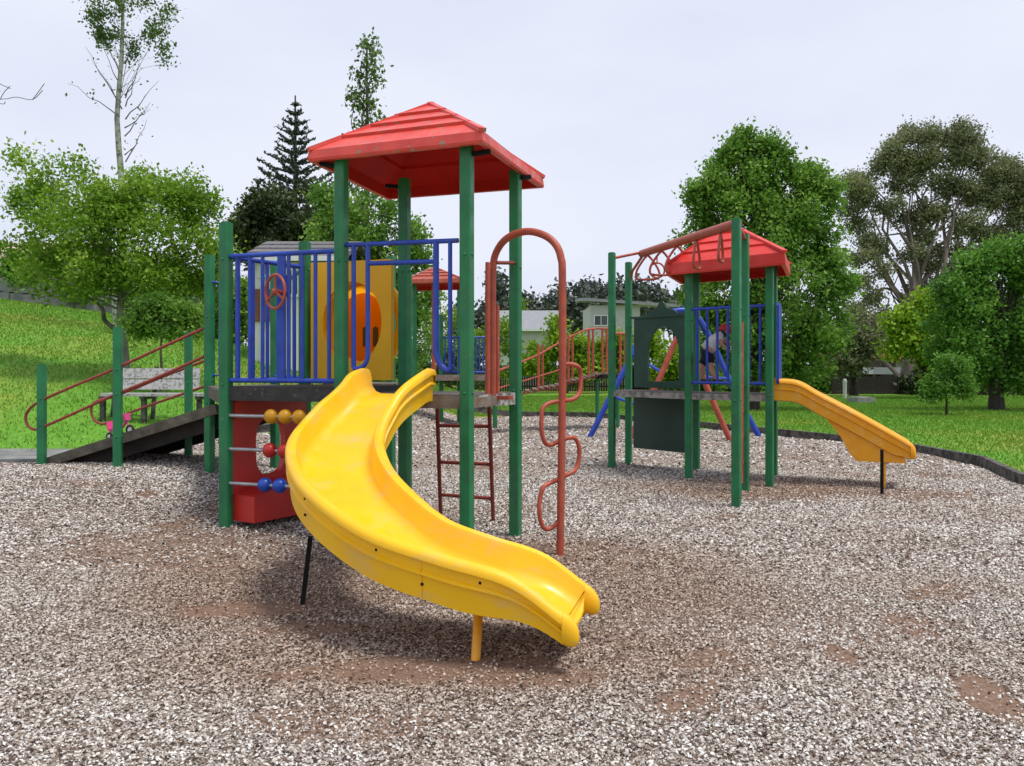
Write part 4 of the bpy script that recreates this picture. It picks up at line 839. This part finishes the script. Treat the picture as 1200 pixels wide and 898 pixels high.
def tree(name, label, bl, D, leaf, n, size, base, trunk_r, trunk_top=None, bark='bark', clump=14, spread=.22, seed=1, group=None, hollow=.35, dr=None, limbs=14, cat='tree', up=.5, elong=1.0, trunk=True, z0=None, lk=1.0, km=.25, wb=.006):
    r = np.random.default_rng(seed); g = P(base[0], base[1], D) if len(base) > 1 else P(base[0], YH, D); g.z = gz(g.x, g.y) if z0 is None else z0
    t = thing(name, g, label, cat, group); bw = blobs_world(bl, D, dr); C, cc = crown_pts(bw, n, clump, spread, r, hollow)
    C = C[C[:, 2] > g.z + .05]
    V, Fc = leafcloud(C, size, r, up, elong); npmesh('crown', V, Fc, leaf, t)
    if trunk:
        mc = np.average(np.array(bw)[:, :3], axis=0, weights=np.array([b[3] * b[5] for b in bw])); top = Vector(trunk_top) if trunk_top is not None else Vector((mc[0], mc[1], mc[2] + .1))
        m = MB(); ax = wob(g - Vector((0, 0, .2)), top, 7, wb, r); rs = [trunk_r * (1.35 if i == 0 else 1.08 if i == 1 else 1 - .80 * i / 7) for i in range(8)]
        m.tube(smoothpath(ax, 2), [float(np.interp(i, np.linspace(0, 14, 8), rs)) for i in range(15)], 10)
        ends = [Vector(b[:3]) for b in bw] + [Vector(c) for c in cc[r.choice(len(cc), min(limbs, len(cc)), replace=False)]]
        for e in ends:
            k = km + (.9 - km) * r.random(); s_ = ax[0].lerp(top, k);
            if e.z < s_.z: s_ = ax[0].lerp(top, max(.35, km))
            L = (e - s_).length; p = wob(s_, e, 4, .05, r); r0 = trunk_r * (.42 * (1 - k) + .12) * lk; m.tube(p, [r0, r0 * .7, r0 * .5, r0 * .3, r0 * .12], 6)
        m.build('trunk', bark, t, True)
    return t
# left maple: broad open crown in front of the hill
tree('maple_tree', 'broad bright green maple with grey trunk on the slope behind the bench',
     [(60, 205, 36, 36), (45, 240, 40, 30, .6), (28, 285, 34, 26, .5), (95, 255, 50, 42, -.6), (140, 265, 48, 48), (185, 262, 50, 45, -.5), (213, 235, 28, 28), (232, 275, 34, 42), (90, 320, 55, 34, -.5), (150, 325, 60, 36, -.8), (205, 330, 48, 36), (245, 315, 22, 40, .4), (60, 300, 45, 28), (175, 215, 20, 16, .6), (120, 228, 22, 20)],
     17, 'leaf_maple', 33368, 0.04368, (143, 470), .115, P(143, 240, 17), bark='bark_light', km=.42, clump=12, spread=0.15, seed=3, limbs=40, hollow=.25, lk=0.7)
m = MB(); t_ = bpy.data.objects['maple_tree']; tk = [c for c in t_.children if c.name.startswith('trunk')][0]
a = P(132, 388, 16.9); m.tube(smoothpath([P(141, 392, 17), P(131, 383, 16.9), P(122, 374, 16.9), P(119, 360, 16.8), P(100, 345, 16.8)], 3), [.05] * 4 + [.045] * 3 + [.04] * 3 + [.03] * 3, 8); m.build('low_limb', 'bark', tk, True)
# clipped standard under it
tree('small_standard_tree', 'small round topped dark shrub on a thin stem right of the maple trunk', [(180, 380, 28, 20), (205, 375, 28, 20), (192, 370, 32, 16), (165, 376, 14, 14)], 15.5, 'leaf_amber', 7920, 0.0372, (187, 432), .035, km=.8, clump=8, spread=.10, seed=4, limbs=10, cat='shrub')
# tall thin sparse tree
tt_ = tree('poplar_tree', 'tall thin pale barked poplar with sparse leaves rising above the maple', [(98, 8, 26, 12), (112, 28, 12, 14), (118, -10, 30, 25), (180, 15, 17, 32), (183, 42, 9, 18), (146, -20, 30, 40), (195, 62, 9, 9), (128, 50, 9, 14, .3), (150, 60, 9, 16), (140, 20, 10, 30)], 24, 'leaf_poplar', 4096, 0.04743, (143, 420), .13, P(141, -60, 24), bark='bark_pale', km=.62, clump=7, spread=0.13, seed=6, limbs=4, lk=0.28)
m = MB(); r = np.random.default_rng(9); q = np.array([0.]);
for (x0_, y0_, x1_, y1_) in ((142, 120, 107, 70), (140, 137, 80, 98), (143, 108, 118, 45), (143, 128, 100, 55), (147, 115, 172, 62), (146, 150, 176, 128), (147, 140, 186, 95), (146, 160, 176, 120), (147, 190, 172, 140), (147, 125, 160, 85), (140, 85, 122, 40), (146, 112, 165, 90), (146, 182, 160, 170)):
    p = wob(P(x0_, y0_, 24), P(x1_, y1_, 24), 5, .02, r); m.tube(p, [.020, .016, .012, .009, .006, .004], 5)
m.build('thin_branch', 'bark', tt_, True)
C = []
for (x0_, y0_, x1_, y1_) in ((140, 137, 80, 98), (143, 128, 100, 55), (142, 120, 107, 70), (146, 150, 176, 128), (147, 140, 186, 95), (146, 160, 176, 120), (147, 190, 172, 140), (146, 185, 155, 170)):
    for k in range(9): a = P(x0_, y0_, 24).lerp(P(x1_, y1_, 24), .2 + .8 * r.random()); C.append(list(a + Vector(r.normal(size=3)) * .12))
V, Fc = leafcloud(np.array(C), .05, r); npmesh('scattered_leaves', V, Fc, 'leaf_poplar', tt_)
te = tree('bare_tree', 'nearly bare tree whose twigs reach in at the left edge above the maple', [(-40, 100, 22, 20)], 26, 'leaf_poplar', 60, .05, (-60, 420), .13, P(-60, 60, 26), clump=3, seed=8, limbs=6)
m = MB()
for L in ([(-60, 130), (-10, 118), (8, 116), (20, 114), (38, 117), (50, 106)], [(-60, 90), (-10, 95), (3, 100), (12, 104)], [(0, 117), (5, 108), (12, 101)], [(38, 117), (45, 108), (52, 98)], [(-30, 112), (2, 122), (6, 119)]): m.tube(smoothpath([P(x, y, 26) for x, y in L], 3), .011, 5)
m.build('twig', 'bark', te, True)
# Norfolk pine
def norfolk():
    D = 48; g = P(346, 430, D); g.z = 1.0; t = thing('norfolk_pine', g, 'tall dark symmetrical pine with tiered branches above the blue panels', 'tree'); r = np.random.default_rng(12)
    zt_ = P(346, 112, D).z; zb_ = P(346, 300, D).z; m = MB(); m.tube([g, (g.x, g.y, zt_)], [.30, .04], 8); pass
    C = []; bm_ = m; nw = 17
    for w_ in range(nw):
        f_ = w_ / (nw - 1); y_ = 118 + (300 - 118) * f_; z_ = P(0, y_, D).z; px = (3 + 74 * f_ ** .85) * (1 if f_ < .62 else .95); R_ = px * D / F * (.85 + .2 * r.random()); nb = 7; a0 = r.random() * 6
        for b_ in range(nb):
            an = a0 + 6.283 * b_ / nb + r.normal() * .1; d = Vector((math.cos(an), math.sin(an), 0)); Rb = R_ * (.85 + .3 * r.random()); pts = [Vector((g.x, g.y, z_ - .25)) + d * Rb * s_ + Vector((0, 0, (.05 * s_ + .42 * s_ ** 2) * Rb * .75)) for s_ in (0, .25, .5, .75, 1)]
            bm_.tube(pts, [.05, .045, .04, .03, .02], 4); sd = Vector((-d.y, d.x, 0))
            ns = max(5, int(Rb * 16))
            for s_ in range(ns):
                q = .15 + .85 * s_ / ns; i = min(3, int(q * 4)); pp = pts[i].lerp(pts[i + 1], q * 4 - i)
                for _ in range(2): C.append(pp + sd * r.normal() * .12 * (1.3 - q) + Vector((0, 0, abs(r.normal()) * .05)) + d * r.normal() * .05)
    bm_.build('trunk', 'bark_dark', t, True); C = np.array([list(c) for c in C]); V, Fc = leafcloud(C, .095, r, .3, 1.3); npmesh('crown', V, Fc, 'leaf_pine', t)
norfolk()
tree('evergreen_tree', 'dense dark olive evergreen under the tiered pine', [(315, 255, 34, 30), (345, 262, 35, 40), (368, 290, 25, 40), (305, 235, 20, 14), (330, 300, 40, 35), (290, 275, 18, 30)], 44, 'leaf_dark', 18000, 0.1254, (335, 430), .35, bark='bark_dark', clump=14, spread=0.26, seed=13, limbs=20)
tree('poplar_tree', 'narrow crowned poplar whose top shows behind the ridge of the red roof', [(430, 62, 17, 17), (428, 85, 16, 14), (432, 105, 20, 12), (424, 125, 13, 14), (428, 140, 14, 16), (422, 180, 25, 30), (430, 230, 28, 40)], 34, 'leaf_poplar', 2400, 0.091, (428, 430), .16, P(430, 50, 34), clump=6, spread=0.2, seed=14, limbs=10)
tree('broadleaf_tree', 'mid green leafy tree directly behind the roofed tower and tunnel panel', [(395, 245, 30, 26), (430, 240, 34, 26), (465, 262, 26, 26), (400, 290, 38, 40), (450, 300, 42, 40), (480, 285, 14, 22), (420, 345, 55, 50), (485, 340, 24, 50), (460, 390, 55, 50), (385, 232, 14, 14)], 29, 'leaf_amber', 28600, 0.0713, (430, 450), .2, clump=12, spread=0.2, seed=15, limbs=30)
# growth behind the playground, centre
tree('garden_tree', 'light green garden tree left of the arched red pole', [(505, 370, 24, 40), (530, 398, 26, 32), (555, 402, 20, 22), (520, 420, 36, 24), (572, 408, 16, 16), (592, 385, 7, 12)], 46, 'leaf_maple', 13000, 0.078, (525, 450), .15, clump=9, spread=.28, seed=16, limbs=12)
tree('dark_hedge', 'dark clipped hedge at the end of the lawn behind the slide guard', [(492, 420, 18, 26), (470, 425, 22, 28), (520, 432, 22, 20), (550, 437, 25, 16), (440, 430, 20, 26)], 44, 'leaf_dark', 9000, 0.065, (495, 450), .1, clump=10, spread=.2, seed=17, trunk=False, cat='hedge', z0=0)
tree('lime_shrub', 'lime green broad leaved shrub spilling over the dark fence', [(650, 384, 13, 12), (640, 402, 22, 18), (622, 420, 20, 16), (664, 408, 20, 18), (695, 420, 24, 18), (655, 430, 36, 18), (722, 418, 16, 24), (775, 420, 30, 32), (765, 395, 14, 20), (606, 418, 10, 14), (690, 438, 28, 12), (740, 405, 12, 18), (600, 432, 20, 12)], 47, 'leaf_lime', 19000, 0.115, (660, 455), .1, clump=8, spread=.25, seed=18, limbs=16, cat='shrub', up=.9)
tree('young_tree', 'thin light green sapling between the red poles and the far roof', [(612, 366, 7, 14), (607, 358, 5, 10)], 75, 'leaf_maple', 600, .12, (610, 440), .05, clump=6, spread=.2, seed=19, limbs=5)
# far trees on the ridge
far = [(585, 345, 11, 18), (608, 362, 30, 16), (642, 355, 26, 18), (670, 356, 24, 20), (688, 352, 18, 16), (712, 343, 26, 13), (735, 352, 22, 18), (758, 348, 18, 14), (790, 352, 24, 14), (560, 366, 30, 12)]
desc = ['pointed', 'low', 'rounded', 'dense', 'short', 'tallest flat topped', 'broad', 'open crowned', 'half hidden', 'lowest']
plc = ['beside the top of the red hand rail', 'right of the pointed one', 'left of the arched pole', 'right of the arched pole', 'left of the pale house roof', 'over the pale house roof', 'behind the first green post', 'left of the playhouse crest', 'behind the playhouse crest', 'left of the arched pole foot bars']
for i, (x, y, rx, ry) in enumerate(far):
    bl = [(x, y, rx, ry), (x - rx * .5, y + ry * .6, rx * .6, ry * .6), (x + rx * .6, y + ry * .3, rx * .5, ry * .5), (x, y + ry * 1.6, rx * 1.1, ry)] if i else [(x, 336, 4, 10), (x, 350, 7, 12), (x, 366, 11, 12)]
    tree('ridge_tree', '%s grey green tree on the far ridge, %s' % (desc[i], plc[i]), bl, 105 + 4 * (i % 3), 'leaf_far', 1500, .36, (x, 430), .35, bark='bark_dark', clump=9, spread=.75, seed=30 + i, group='trees on the far ridge', limbs=6, z0=0)
# right side
tree('liquidambar_tree', 'tall pointed bright green tree behind the smaller tower',
     [(874, 162, 8, 12), (892, 168, 7, 12), (856, 182, 8, 12), (820, 228, 9, 14), (956, 208, 9, 15), (948, 222, 11, 14), (972, 232, 8, 16), (880, 175, 22, 22), (905, 185, 20, 22), (860, 195, 22, 26), (835, 232, 22, 24), (860, 240, 40, 40), (905, 225, 30, 34), (950, 222, 14, 24), (940, 255, 32, 30), (885, 285, 58, 42), (950, 275, 30, 34), (825, 275, 24, 26), (930, 225, 24, 24), (905, 260, 40, 30), (850, 215, 26, 26), (975, 300, 18, 28), (890, 215, 34, 30), (860, 330, 60, 42), (930, 330, 52, 46), (975, 330, 26, 34), (900, 385, 85, 36), (965, 390, 34, 34), (850, 395, 45, 30), (935, 425, 40, 22), (880, 420, 50, 22), (825, 310, 26, 22), (818, 345, 20, 24)],
     28.5, 'leaf_amber', 71415, 0.0713, (882, 484), .19, P(890, 180, 28.5), clump=14, spread=0.2, seed=21, limbs=46, hollow=.3, bark='bark_dark')
gum = [(1195, 215, 16, 18), (1212, 240, 23, 23), (1215, 285, 23, 23), (1180, 200, 18, 16), (1083, 160, 26, 10), (1125, 160, 31, 12), (1052, 172, 22, 10), (1035, 192, 22, 10), (1010, 208, 18, 10), (992, 222, 14, 8), (1060, 192, 31, 12), (1105, 185, 36, 15), (1150, 182, 25, 15), (1170, 205, 23, 15), (1185, 228, 18, 13), (1020, 226, 23, 9), (1070, 215, 28, 9), (1120, 220, 24, 13), (1155, 235, 23, 13), (1190, 255, 18, 15), (1000, 242, 14, 8), (1045, 240, 18, 8),
       (1095, 245, 18, 9), (1135, 262, 21, 12), (1175, 280, 20, 14), (1065, 258, 15, 8), (1010, 262, 9, 7), (1020, 282, 10, 7), (1085, 275, 15, 9), (1115, 292, 14, 9), (1150, 300, 20, 12), (1010, 302, 8, 6), (1035, 295, 8, 6), (1200, 300, 17, 14), (1008, 330, 9, 7), (1028, 318, 7, 6), (1090, 310, 13, 9), (1070, 295, 10, 8), (1025, 345, 8, 7), (1080, 335, 13, 12), (1100, 330, 13, 9), (1130, 320, 14, 9), (1040, 370, 10, 8), (1000, 365, 9, 7)]
tg = tree('gum_tree', 'huge spreading olive gum tree, tallest on the lawn at the park edge', gum, 46, 'leaf_gum', 96410, 0.07436, (1062, 468), .4, P(1085, 230, 46), bark='bark_gum', clump=22, spread=0.27, seed=22, limbs=6, hollow=0.05, dr=1.2)
m = MB()
for L, r0 in (([(1060, 455), (1048, 435), (1025, 410), (1000, 388), (978, 372)], .28), ([(1066, 440), (1072, 380), (1070, 320), (1062, 250), (1050, 200)], .34), ([(1064, 445), (1085, 380), (1098, 310), (1115, 250), (1130, 190)], .34), ([(1066, 420), (1086, 350), (1088, 280), (1090, 210)], .26), ([(1070, 390), (1052, 340), (1036, 300), (1020, 250)], .18), ([(1085, 370), (1115, 320), (1145, 280), (1170, 230)], .22), ([(1078, 350), (1064, 300), (1040, 250), (1020, 225)], .16), ([(1095, 330), (1106, 270), (1110, 220)], .16), ([(1070, 400), (1045, 375), (1020, 350), (1005, 330)], .12), ([(1090, 340), (1130, 318), (1165, 290)], .15)):
    p = smoothpath([P(x, y, 46) + Vector((0, rng.normal() * .5 if i else 0, 0)) for i, (x, y) in enumerate(L)], 4); n_ = len(p); m.tube(p, [.55 * r0 * (1 - .85 * i / (n_ - 1)) for i in range(n_)], 7)
m.build('limb', 'bark_gum', tg, True)
tree('shade_tree', 'wide dark green tree with stout trunk at the right edge of the lawn', [(1188, 290, 9, 14), (1165, 298, 9, 14), (1205, 292, 12, 16), (1140, 312, 10, 16), (1122, 335, 10, 14), (1112, 375, 12, 16), (1150, 318, 24, 20), (1190, 320, 34, 26), (1130, 350, 34, 30), (1175, 365, 50, 40), (1215, 380, 45, 70), (1125, 395, 34, 30), (1165, 415, 50, 30), (1120, 425, 26, 18), (1200, 440, 30, 20), (1180, 300, 20, 14), (1215, 310, 30, 25)], 28.3, 'leaf_deep', 36960, 0.0713, (1168, 481), .22, P(1170, 330, 28.3), bark='bark_dark', clump=14, spread=0.2, seed=23, limbs=36)
tree('lime_tree', 'yellow green tree in front of the gum trunk', [(1075, 365, 22, 16), (1095, 355, 20, 14), (1060, 382, 20, 14), (1085, 392, 28, 18), (1062, 405, 22, 12), (1100, 415, 20, 14), (1105, 380, 14, 14)], 38, 'leaf_lime', 8400, 0.1056, (1085, 466), .14, clump=8, spread=.3, seed=24, limbs=10, bark='bark_dark')
tree('young_tree', 'small dark round crowned young tree standing alone on the right lawn', [(1112, 440, 24, 18), (1108, 455, 26, 16), (1118, 430, 16, 12), (1100, 447, 16, 14)], 25.5, 'leaf_deep', 7200, 0.0465, (1109, 487), .045, km=.6, clump=8, spread=.13, seed=25, limbs=10, bark='bark_dark')
tree('garden_tree', 'grey green garden tree between the tall bright tree and the red tiled house', [(995, 395, 26, 20), (985, 415, 24, 16), (1015, 400, 18, 16), (1002, 422, 22, 12), (1030, 385, 18, 10)], 42, 'leaf_gum', 8400, 0.104, (1000, 460), .2, clump=9, spread=.32, seed=26, limbs=12, bark='bark_dark')
tree('park_hedge', 'dark hedge behind the right lawn under the wide tree', [(1100, 450, 26, 14), (1150, 448, 40, 16), (1200, 448, 40, 16), (1250, 446, 40, 18), (1075, 452, 18, 10)], 44, 'leaf_dark', 6000, .15, (1150, 466), .1, clump=10, spread=.3, seed=27, trunk=False, cat='hedge', z0=0)
tree('park_hedge', 'low mixed hedge behind the tall bright green tree', [(930, 446, 30, 14), (970, 444, 26, 14), (890, 446, 30, 14), (850, 446, 30, 14), (810, 444, 30, 14)], 47, 'leaf_deep', 10400, 0.1125, (900, 462), .1, clump=10, spread=.3, seed=28, trunk=False, cat='hedge', z0=0)
tree('backdrop_tree', 'dark tree behind the wide right hand tree', [(1160, 385, 50, 45), (1215, 380, 50, 50), (1120, 420, 40, 30)], 52, 'leaf_dark', 7000, .2, (1165, 460), .3, clump=10, spread=.4, seed=29, limbs=8, bark='bark_dark')
tree('slope_shrub', 'low leafy shrub hanging over the stone retaining wall', [(45, 318, 30, 16), (85, 332, 32, 16), (20, 312, 18, 10), (120, 345, 26, 14), (165, 345, 30, 14)], 31, 'leaf_deep', 5000, .10, (80, 350), .05, clump=8, spread=.22, seed=41, limbs=6, cat='shrub', z0=2.6)
tree('slope_shrub', 'leafy shrub between the stone wall and the grey tiled house', [(225, 345, 30, 22), (262, 352, 26, 26), (280, 385, 20, 20), (200, 350, 20, 16)], 30.5, 'leaf_maple', 5000, .10, (240, 385), .05, clump=8, spread=.22, seed=42, limbs=6, cat='shrub', z0=1.6)
M['umbr'] = M['concrete']

# ------------------------------------------------------------ walls, fences, houses
def wall_blocks():
    a = P(-60, 340, 31); b = P(270, 372, 31); za0, zb0 = P(0, 322, 31).z, P(0, 350, 31).z; zl0, zl1 = 2.9, 1.9; t = MB(); r = random.Random(4)
    n = 22
    for rw in range(4):
        for k in range(n):
            f0 = (k + (.5 if rw % 2 else 0)) / n; f1 = min(1, f0 + .97 / n); p0 = a.lerp(b, f0); p1 = a.lerp(b, f1)
            zt0 = za0 + (zb0 - za0) * f0; zl = zl0 + (zl1 - zl0) * f0; h = (zt0 - zl) / 4; zz_ = zl + h * (rw + .5); off = r.uniform(-.03, .03)
            t.beam((p0.x, 31 + off, zz_), (p1.x, 31 + off, zz_ - .0), .4, h - .03)
    o = t.build('retaining_wall', 'stone'); tag(o, 'grey block retaining wall along the top of the left slope', 'wall')
wall_blocks()
def fence(name, label, x0, x1, ytop, D, mtl='fence', zb=0, n=None, pal=.14):
    a = P(x0, ytop, D); b = P(x1, ytop, D); t = thing(name, ((a.x + b.x) / 2, D, zb), label, 'fence'); m = MB(); L = b.x - a.x; n = int(L / pal)
    for k in range(n): m.box((a.x + (k + .5) * L / n, D, (zb + a.z) / 2 + random.uniform(-.02, .02)), (L / n - .015, .02, a.z - zb))
    m.build('palings', mtl, t); m = MB()
    for z_ in (zb + .3, a.z - .25): m.box(((a.x + b.x) / 2, D + .04, z_), (L, .05, .09))
    m.each('fence_rail', mtl, t)
    for k in range(int(L / 2.4) + 1): m = MB(); m.box((a.x + .06 + k * 2.4, D + .1, (zb + a.z) / 2), (.1, .1, a.z - zb - .02)); m.build('fence_post', mtl, t)
fence('timber_fence', 'dark paling fence under the lime green shrub behind the bridge', 560, 760, 428, 50)
fence('timber_fence', 'dark paling fence in front of the red tiled house', 975, 1075, 441, 45)
fence('timber_fence', 'dark paling fence behind the clipped hedge left of centre', 370, 560, 428, 50)
fence('timber_fence', 'dark boundary fence behind the tall bright green tree', 740, 975, 432, 50)
fence('timber_fence', 'dark boundary fence behind the wide tree at the right', 1076, 1330, 436, 50)
def box6(x0, x1, y0, y1, z0, z1): return MB().box(((x0 + x1) / 2, (y0 + y1) / 2, (z0 + z1) / 2), (x1 - x0, y1 - y0, z1 - z0))
def window(t, x0, x1, z0, z1, y):
    m = MB(); w_ = .09
    for q in ((x0, x1, z0 - w_, z0), (x0, x1, z1, z1 + w_), (x0 - w_, x0, z0 - w_, z1 + w_), (x1, x1 + w_, z0 - w_, z1 + w_), ((x0 + x1) / 2 - .03, (x0 + x1) / 2 + .03, z0, z1)): m.box(((q[0] + q[1]) / 2, y - .03, (q[2] + q[3]) / 2), (q[1] - q[0], .08, q[3] - q[2]))
    o = m.build('window', 'frame_white', t); m = MB(); m.box(((x0 + x1) / 2, y - .004, (z0 + z1) / 2), (x1 - x0, .02, z1 - z0)); m.build('pane', 'glass', o)
def gable(t, x0, x1, y0, y1, ze, zr, over, m_, name='roof', tiles=0):
    ym = (y0 + y1) / 2; m = MB(); th = .12
    for s_, ya in ((1, y0 - over), (-1, y1 + over)):
        steps = tiles or 1
        for k in range(steps):
            f0, f1 = k / steps, (k + 1) / steps; p0 = Vector((0, ya + (ym - ya) * f0, ze + (zr - ze) * f0 + (.04 if tiles else 0))); p1 = Vector((0, ya + (ym - ya) * f1, ze + (zr - ze) * f1))
            vs = [(x0 - over, p0.y, p0.z), (x1 + over, p0.y, p0.z), (x1 + over, p1.y, p1.z), (x0 - over, p1.y, p1.z)]; m.add([Vector(v) for v in vs] + [Vector(v) - Vector((0, 0, th)) for v in vs], [(0, 1, 2, 3), (7, 6, 5, 4), (0, 4, 5, 1), (1, 5, 6, 2), (2, 6, 7, 3), (3, 7, 4, 0)])
    return m.build(name, m_, t)
# house behind the blue panels (grey tiles, white walls)
D = 25; hx0, hx1 = P(296, 0, D).x, P(395, 0, D).x; hz = gz(P(330, 0, D).x, D) - .2
t = thing('house', ((hx0 + hx1) / 2, D, hz), 'white walled house with grey tiled roof behind the blue barred panels', 'house')
ze = P(0, 303, D).z; zr = P(0, 283, D + 2.5).z; box6(hx0, hx1, D, D + 5, hz - .6, ze - .1).build('wall', 'wall_white', t); gable(t, hx0, hx1, D, D + 5, ze, zr, .28, 'tile_grey', tiles=4)
window(t, P(306, 0, D).x, P(314, 0, D).x, P(0, 322, D).z, P(0, 308, D).z, D); window(t, P(338, 0, D).x, P(349, 0, D).x, P(0, 345, D).z, P(0, 318, D).z, D)
m = MB(); m.box((P(305, 0, D).x, D - .03, P(0, 358, D).z), (.65, .06, .95)); m.build('shutter', 'wall_brick', t)
m = MB(); m.tube([P(307, 303, D - .1), P(307, 440, D - .1)], .05, 8); m.build('downpipe', 'frame_white', t)
m = MB(); m.box(((hx0 + hx1) / 2, D - .32, ze - .04), (hx1 - hx0 + .5, .10, .14)); m.build('gutter', 'frame_white', t)
# pale low house and pale tall house behind the lime shrub
D = 60; t = thing('house', (P(615, 0, D).x, D, 0), 'low pale grey house left of the arched pole, roof just above the shrub', 'house')
xa, xb = P(583, 0, D).x, P(652, 0, D).x; box6(xa, xb, D, D + 6, 0, P(0, 388, D).z).build('wall', 'wall_grey', t); gable(t, xa, xb, D, D + 6, P(0, 386, D).z, P(0, 364, D + 3).z, .3, 'tile_pale'); window(t, P(591, 0, D).x, P(600, 0, D).x, P(0, 410, D).z, P(0, 396, D).z, D)
m = MB(); m.box(((xa + xb) / 2, D - .35, P(0, 387, D).z), (xb - xa + .5, .1, .16)); m.build('gutter', 'frame_white', t)
D = 66; t = thing('house', (P(717, 0, D).x, D, 0), 'tall pale grey house with a square window behind the lime green shrub', 'house')
xa, xb = P(692, 0, D).x, P(750, 0, D).x; box6(xa, xb, D, D + 7, 0, P(0, 358, D).z).build('wall', 'wall_grey', t)
zz0 = P(0, 352, D).z; m = MB(); m.add([Vector(v) for v in ((xa - .6, D - .6, zz0 + .15), (xb + 3, D - .6, zz0 - .35), (xb + 3, D + 8, zz0 + .25), (xa - .6, D + 8, zz0 + .75), (xa - .6, D - .6, zz0 - .08), (xb + 3, D - .6, zz0 - .58), (xb + 3, D + 8, zz0), (xa - .6, D + 8, zz0 + .5))], [(0, 1, 2, 3), (7, 6, 5, 4), (0, 4, 5, 1), (1, 5, 6, 2), (2, 6, 7, 3), (3, 7, 4, 0)]); m.build('roof', 'tile_pale', t)
window(t, P(697, 0, D).x, P(711.5, 0, D).x, P(0, 381, D).z, P(0, 370.5, D).z, D)
# red tiled house at the right
D = 54; t = thing('house', (P(1030, 0, D).x, D, 0), 'white house with orange red tiled roof and dark carport beside the gum trunk', 'house')
xa, xb = P(1008, 0, D).x, P(1068, 0, D).x; box6(xa, xb, D, D + 7, 0, P(0, 421, D).z).build('wall', 'wall_white', t); gable(t, xa, xb, D, D + 7, P(0, 421, D).z, P(0, 406, D + 3.5).z, .4, 'tile_red', tiles=5)
window(t, P(1027, 0, D).x, P(1038, 0, D).x, P(0, 430, D).z, P(0, 424, D).z, D)
m = MB(); m.box((P(1022, 0, D - 3).x, D - 3, P(0, 434.5, D - 3).z), (P(1043, 0, D - 3).x - P(1000, 0, D - 3).x, 5.5, .38)); m.build('carport_roof', 'frame_white', t)
m = MB(); m.box((P(1022, 0, D - 1).x, D - 1.2, .9), (2.2, 1.2, 1.75)); m.build('carport_wall', 'fence', t)
# cream house on the hill
D = 37; hz = gz(P(10, 0, D).x, D); t = thing('house', (P(5, 0, D).x, D, hz), 'cream walled house with pale tiled roof above the stone wall', 'house')
xa, xb = P(-70, 0, D).x, P(62, 0, D).x; box6(xa, xb, D, D + 7, hz - 1, P(0, 302, D).z).build('wall', 'wall_cream', t); gable(t, xa, xb, D, D + 7, P(0, 300, D).z, P(0, 284, D + 3.5).z, .4, 'tile_cream', tiles=5); window(t, P(40, 0, D).x, P(52, 0, D).x, P(0, 316, D).z, P(0, 306, D).z, D)
m = MB(); q = P(8, 312, D - .9); m.box(q, (2.6, 1.6, .18)); m.build('porch_roof', 'tile_cream', t)
# plinth, bin and pale post on the right lawn
m = MB(); q = P(1009, 470, 34); m.box((q.x, q.y, .10), (.85, .7, .24), rotz(.2), .05); m.box((q.x, q.y, .235), (.70, .56, .03), rotz(.2), .05); o = m.build('concrete_plinth', 'concrete'); tag(o, 'low grey concrete plinth on the lawn beyond the small slide', 'plinth')
m = MB(); q = P(990, 462, 38); m.tube([(q.x, q.y, 0), (q.x, q.y, .12), (q.x, q.y, .75), (q.x, q.y, .8), (q.x, q.y, .92)], [.09, .08, .09, .10, .05], 14); o = m.build('litter_bin', 'wall_grey', None, True); tag(o, 'small white litter bin near the far hedge', 'litter bin')
